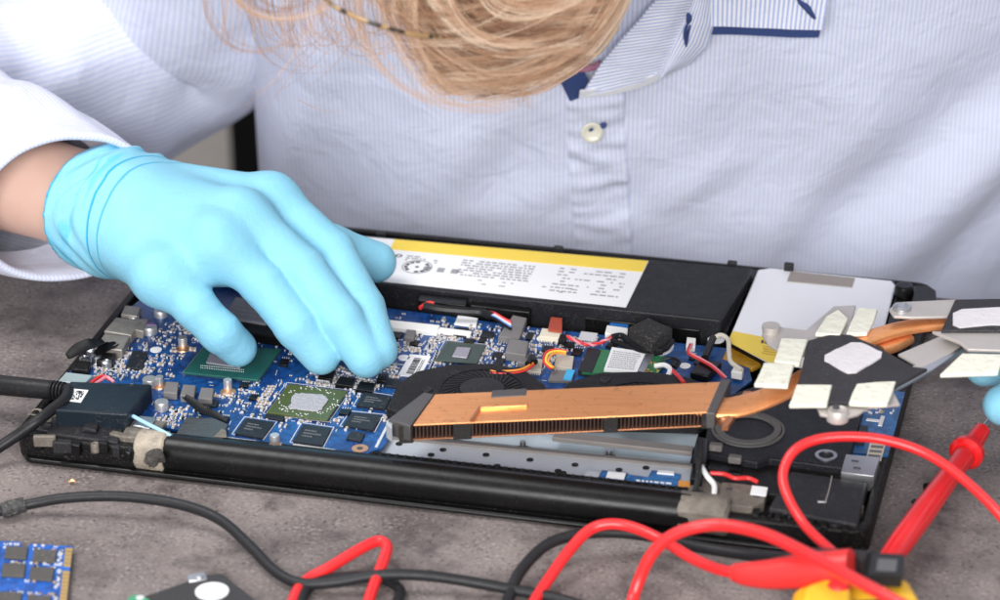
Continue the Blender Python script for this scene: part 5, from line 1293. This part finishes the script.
L1 = thing('test_lead', 'long black test lead crossing the tabletop in front of the laptop, taped near its end', 'cable', tuple(P(200, 512, 0)))
bm = NB(); tube(bm, pline([(-40, 518, .003), (0, 511, .004), (30, 504, .005), (65, 498, .0075), (110, 496, .009), (150, 499, .009), (190, 507, .0085), (222, 521, .0075), (250, 546, .006), (275, 571, .0045), (300, 583, .004), (335, 582, .005), (378, 575, .0075), (420, 575, .0075), (460, 580, .006), (510, 589, .004), (560, 599, .003), (620, 618, .003)]), .0021, 14, 10); obj('cord', bm, RUBG, L1)
bm = NB(); tube(bm, pline([(2, 510.5, .0042), (10, 508.5, .0046), (18, 506, .005), (25, 504.5, .0052)]), lambda t: .0031, 14, 6)
for v_ in bm.verts: v_.co += Vector((noise.noise(v_.co*500), noise.noise(v_.co*500+Vector((5, 0, 0))), noise.noise(v_.co*500+Vector((0, 5, 0)))))*.0006
obj('tape_wrap', bm, M('torn_black_tape', (.03, .03, .03), .6, var=.4, dust=.5), L1)
lead('test_lead', 'dark cable looping down beside the bent red lead, under the long black lead', [(300, 625, .0026), (303, 596, .0026), (320, 581, .0026), (354, 576.5, .003), (385, 580, .003), (400, 590, .0026), (397, 602, .0026), (385, 630, .0026)], .002, RUBG)
lead('test_lead', 'bent red lead folded in a sharp hairpin across the black lead', [(278, 640, .003), (290, 608, .003), (303, 583, .0030), (330, 567, .0055), (358, 550, .0080), (378, 541, .0085), (387, 547, .0085), (383, 562, .0082), (374, 585, .0060), (364, 615, .004)], .0022, REDR)
# black lead with its grey plug, red lead with its plug, both in the meter
BL = thing('test_lead', 'black lead arching from the meter with a dark grey plug', 'cable', tuple(P(700, 560, 0)))
bm = NB(); tube(bm, pline([(492, 640, .003), (508, 600, .003), (520, 572, .006), (545, 546, .009), (575, 535, .010), (610, 532, .0095), (650, 536, .008), (700, 547, .007), (750, 555, .010), (790, 558, .018), (820, 560, .025)]), .0022, 14, 10); obj('cord', bm, RUBG, BL)
bm = NB(); tube(bm, pline([(812, 559, .0245), (840, 562, .030), (872, 566, .034)]), lambda t: .0042+.0012*t, 18, 6); prism(bm, [(868, 574), (902, 575), (905, 554), (872, 552)], .043, .038); prism(bm, [(876, 570), (896, 571), (898, 559), (878, 558)], .0434, .043, 1)
obj('plug', bm, [RUBG, M('grey_moulding', (.10, .10, .105), .6)], BL, bevel=.0012, seg=3)
RL = thing('test_lead', 'red lead whose ribbed plug lies beside the grey plug at the yellow meter', 'cable', tuple(P(740, 575, 0)))
bm = NB(); tube(bm, pline([(520, 640, .003), (532, 606, .003), (548, 580, .005), (568, 552, .009), (588, 531, .013), (608, 524, .015), (632, 527, .015), (662, 540, .014), (692, 558, .0155), (718, 569, .019), (742, 574, .022)]), .0022, 14, 10); obj('cord', bm, REDR, RL)
bm = NB()
rp = pline([(736, 572.5, .0215), (748, 574, .0232), (770, 574, .0258), (800, 571, .0300), (828, 569, .0335), (852, 567, .036)])
tube(bm, rp, lambda t: (.0036 if t < .06 else .0038+.0028*min(1, (t-.06)/.6)), 22, 8)
for k in range(4):
    a = P(741+k*7, 573.3+k*.1, .0224+k*.0008); lathe(bm, a, [(.0035, 0), (.0041, .0003), (.0041, .0014), (.0035, .0017)], 20, axis=rp[2]-rp[1])
bmj = P(838, 588, .032); lathe(bm, bmj-UP*.012, [(.0045, 0), (.0045, .012), (.003, .014)], 20)
obj('plug', bm, REDP, RL)
lead('test_lead', 'thick red lead arching highest in front of the laptop and over the red plug', [(622, 640, .004), (631, 606, .006), (638, 583, .012), (650, 557, .022), (668, 538, .030), (692, 528, .035), (722, 525, .038), (762, 533, .041), (802, 551, .044), (850, 577, .050), (905, 606, .052), (960, 636, .05)], .0023, REDR)
# loop of red lead from the plug over the probe
lead('test_lead', 'thin red lead looping over the near right corner of the laptop and the red probe', [(850, 566, .030), (826, 546, .026), (804, 524, .026), (788, 497, .031), (783, 474, .036), (793, 452, .042), (815, 440, .045), (848, 436.5, .046), (885, 440, .045), (925, 453, .042), (962, 478, .037), (1000, 515, .030), (1040, 570, .022)], .0019, REDR)
# yellow meter, mostly below the picture
YB = M('yellow_rubber', (.90, .50, .02), .42, var=.05)
MM = thing('multimeter', 'yellow handheld meter at the bottom edge, with both plugs in its end', 'multimeter', tuple(P(860, 640, 0)))
def meter(bm, q, z1, z0): prism(bm, q, z1, z0)
bm = NB(); meter(bm, [(786, 640), (793, 588), (808, 577), (850, 575), (893, 574), (912, 582), (930, 640), (960, 760), (790, 760)], .028, .002); obj('holster', bm, YB, MM, bevel=.006, seg=4)
bm = NB(); meter(bm, [(800, 606), (804, 584), (822, 577), (846, 577), (852, 588), (850, 606)], .033, .02); meter(bm, [(884, 606), (886, 582), (897, 574), (910, 580), (924, 606)], .036, .02); obj('holster_lip', bm, YB, MM, bevel=.0025, seg=3)
bm = NB(); meter(bm, [(818, 640), (824, 600), (896, 598), (902, 640), (930, 750), (810, 750)], .0295, .02); obj('face', bm, GREYP, MM, bevel=.001)
# red probe
PB = thing('test_probe', 'red test probe with round finger guard and bare metal tip, right of the laptop', 'probe', tuple(P(935, 500, .01)))
a, g, e = P(884, 566, .0105), P(967, 452, .013), P(985, 425, .0170)
ax = (g-a)
bm = NB(); L_ = ax.length
lathe(bm, a, [(.0030, -.004), (.0040, 0), (.0048, L_*.2), (.0049, L_*.45), (.0044, L_*.75), (.0042, L_*.93), (.0046, L_-.002)], 26, ax)
lathe(bm, g, [(.0056, -.003), (.0070, -.0015), (.0070, .0010), (.0056, .0024), (.0042, .0032)], 28, ax)
lathe(bm, g+ax.normalized()*.003, [(.0041, 0), (.0039, .004), (.0036, .0095), (.0033, .0125), (.002, .0128)], 24, e-g)
obj('handle', bm, M('red_probe_plastic', (.74, .012, .015), .33, var=.05, coat=.3), PB)
bm = NB(); t0 = g+(e-g).normalized()*.0145; lathe(bm, t0, [(.0011, 0), (.0011, .012), (.0003, .018)], 12, P(1004, 402, .022)-t0); obj('metal_tip', bm, STEEL, PB)
# two loose black screws and a copper crumb
def lscrew(px, py, ang, label):
    o = thing('screw', label, 'screw', tuple(P(px, py, .0018))); c = P(px, py, .0022); d = Vector((math.cos(ang), math.sin(ang), .25)).normalized()
    bm = NB(); lathe(bm, c-d*.003, [(.0026, 0), (.0030, .0004), (.0028, .0014), (.0011, .0016)], 18, d); obj('head', bm, PLB, o)
    bm = NB(); lathe(bm, c-d*.0016, [(x, k*.0005) for k in range(12) for x in ((.0011 if k % 2 else .00085),)], 12, d); obj('shank', bm, STEEL if 0 else PLB, o)
lscrew(919, 507, 2.3, 'small black screw on the stone beside the red probe handle, nearer the camera')
lscrew(933, 486, .9, 'small black screw tucked behind the red probe, between probe and laptop rim')
bm = NB(); tube(bm, pline([(69, 482, .001), (71.5, 480.6, .0016), (74, 480.6, .0016), (75.5, 482, .001)]), .0006, 8); tag(obj('copper_clip', bm, COPR), 'tiny copper clip on the stone in front of the laptop', 'clip')
# memory module at the bottom left
RM = thing('memory_module', 'blue memory module with black chips and gold edge contacts lying flat at the bottom left', 'memory module', tuple(P(20, 600, .001)))
mq = [(62, 640), (72.5, 546), (31, 543.5), (28, 546.5), (23, 546.5), (20, 541.5), (3, 541), (-60, 538), (-90, 630)]
bm = NB(); prism(bm, mq, .003, .0018)
o = [P(x, y, .0031) for x, y in ((56, 640), (66, 546), (60, 546), (49, 640))]
rb = obj('circuit_board', bm, [pcb('module_board', (.005, .075, .36), (.008, .11, .46), True, .8)], RM)
for q in ([(4, 557), (26, 558), (28, 546.5), (6, 545.5)], [(32, 560), (55, 561.5), (57, 550), (34, 548.5)], [(1, 575), (24, 576), (26, 563.5), (3, 562.5)], [(29, 578), (52, 580), (54.5, 567.5), (31, 566)], [(-6, 604), (20, 606), (22, 592), (-3, 591)], [(26, 608), (49, 610), (51, 596), (28, 594.5)], [(-26, 573), (-6, 574), (-4, 562), (-24, 561)], [(-24, 556), (-3, 557), (-1, 545), (-22, 544)]):
    bm = NB(); prism(bm, q, .0041, .003); obj('memory_chip', bm, M('module_chip', (.07, .065, .06), .5, var=.2, dust=.5), RM, bevel=.0002)
bm = NB()
for k in range(24):
    t = k/24; a0, a1 = (72.5-10.5*t, 548+92*t), (65.5-10.5*t, 547.5+92*t); t2 = t+.034
    if k == 5: continue
    prism(bm, [a0, a1, (65.5-10.5*t2, 547.5+92*t2), (72.5-10.5*t2, 548+92*t2)], .0032, .0029)
obj('edge_contacts', bm, GOLD, RM)
bm = NB()
for i in range(70):
    row = random.choice((544, 547.5, 562, 565.5, 580, 592, 594)); px = random.uniform(2, 58); p = P(px, row+px*.05, .003); box(bm, (p.x, p.y, .0033), (.0012, .0008, .0006), 0, random.choice((0, 0, 1)))
for i in range(22):
    t = random.random(); p = P(61.5-9*t+random.uniform(-1.5, 1.5), 548+80*t, .003); box(bm, (p.x, p.y, .0033), (.001, .0016, .0006), 0, 0)
tag(obj('surface_components', bm, [SOLD, TAN], rb, smooth=False), kind='stuff')
# dark drive with a white round sticker
DV = thing('drive', 'dark flat drive with a round white sticker lying at the bottom edge', 'drive', tuple(P(210, 610, .002)))
bm = NB(); prism(bm, [(143, 596), (206, 574), (222, 573), (262, 604), (300, 640), (180, 690), (120, 640)], .0075, .001); obj('casing', bm, M('grey_black_metal', (.05, .047, .045), .42, .4, dust=.15), DV, bevel=.0008)
bm = NB(); p = P(212, 591, .0077); disc(bm, (p.x, p.y), .0062, .0078, .0075, 36); ring(bm, (p.x, p.y), .0014, .0026, .0079, .0078, 20, 1); st_ = obj('round_sticker', bm, [PAPER, M('pale_ink', (.62, .62, .63), .5)], DV)
bm = NB(); p = P(197, 578, .0075); box(bm, (p.x, p.y, .0076), (.007, .005, .0012), .5); disc(bm, (p.x+.001, p.y), .0016, .0088, .008, 14); obj('corner_bracket', bm, STEEL, DV, bevel=.0004)
bm = NB(); p = P(158, 591, .0075); disc(bm, (p.x, p.y), .0007, .0079, .0075, 12); obj('screw', bm, STEEL, DV)
bm = NB(); prism(bm, [(124, 604), (131, 595), (141, 594), (150, 600), (150, 620), (126, 620)], .0082, .005); p = P(140, 597.5, .0082); disc(bm, (p.x, p.y), .0016, .0084, .0082, 14, mi=1); obj('circuit_corner', bm, [M('pale_green_board', (.05, .30, .15), .45), SOLD], DV, bevel=.0005)
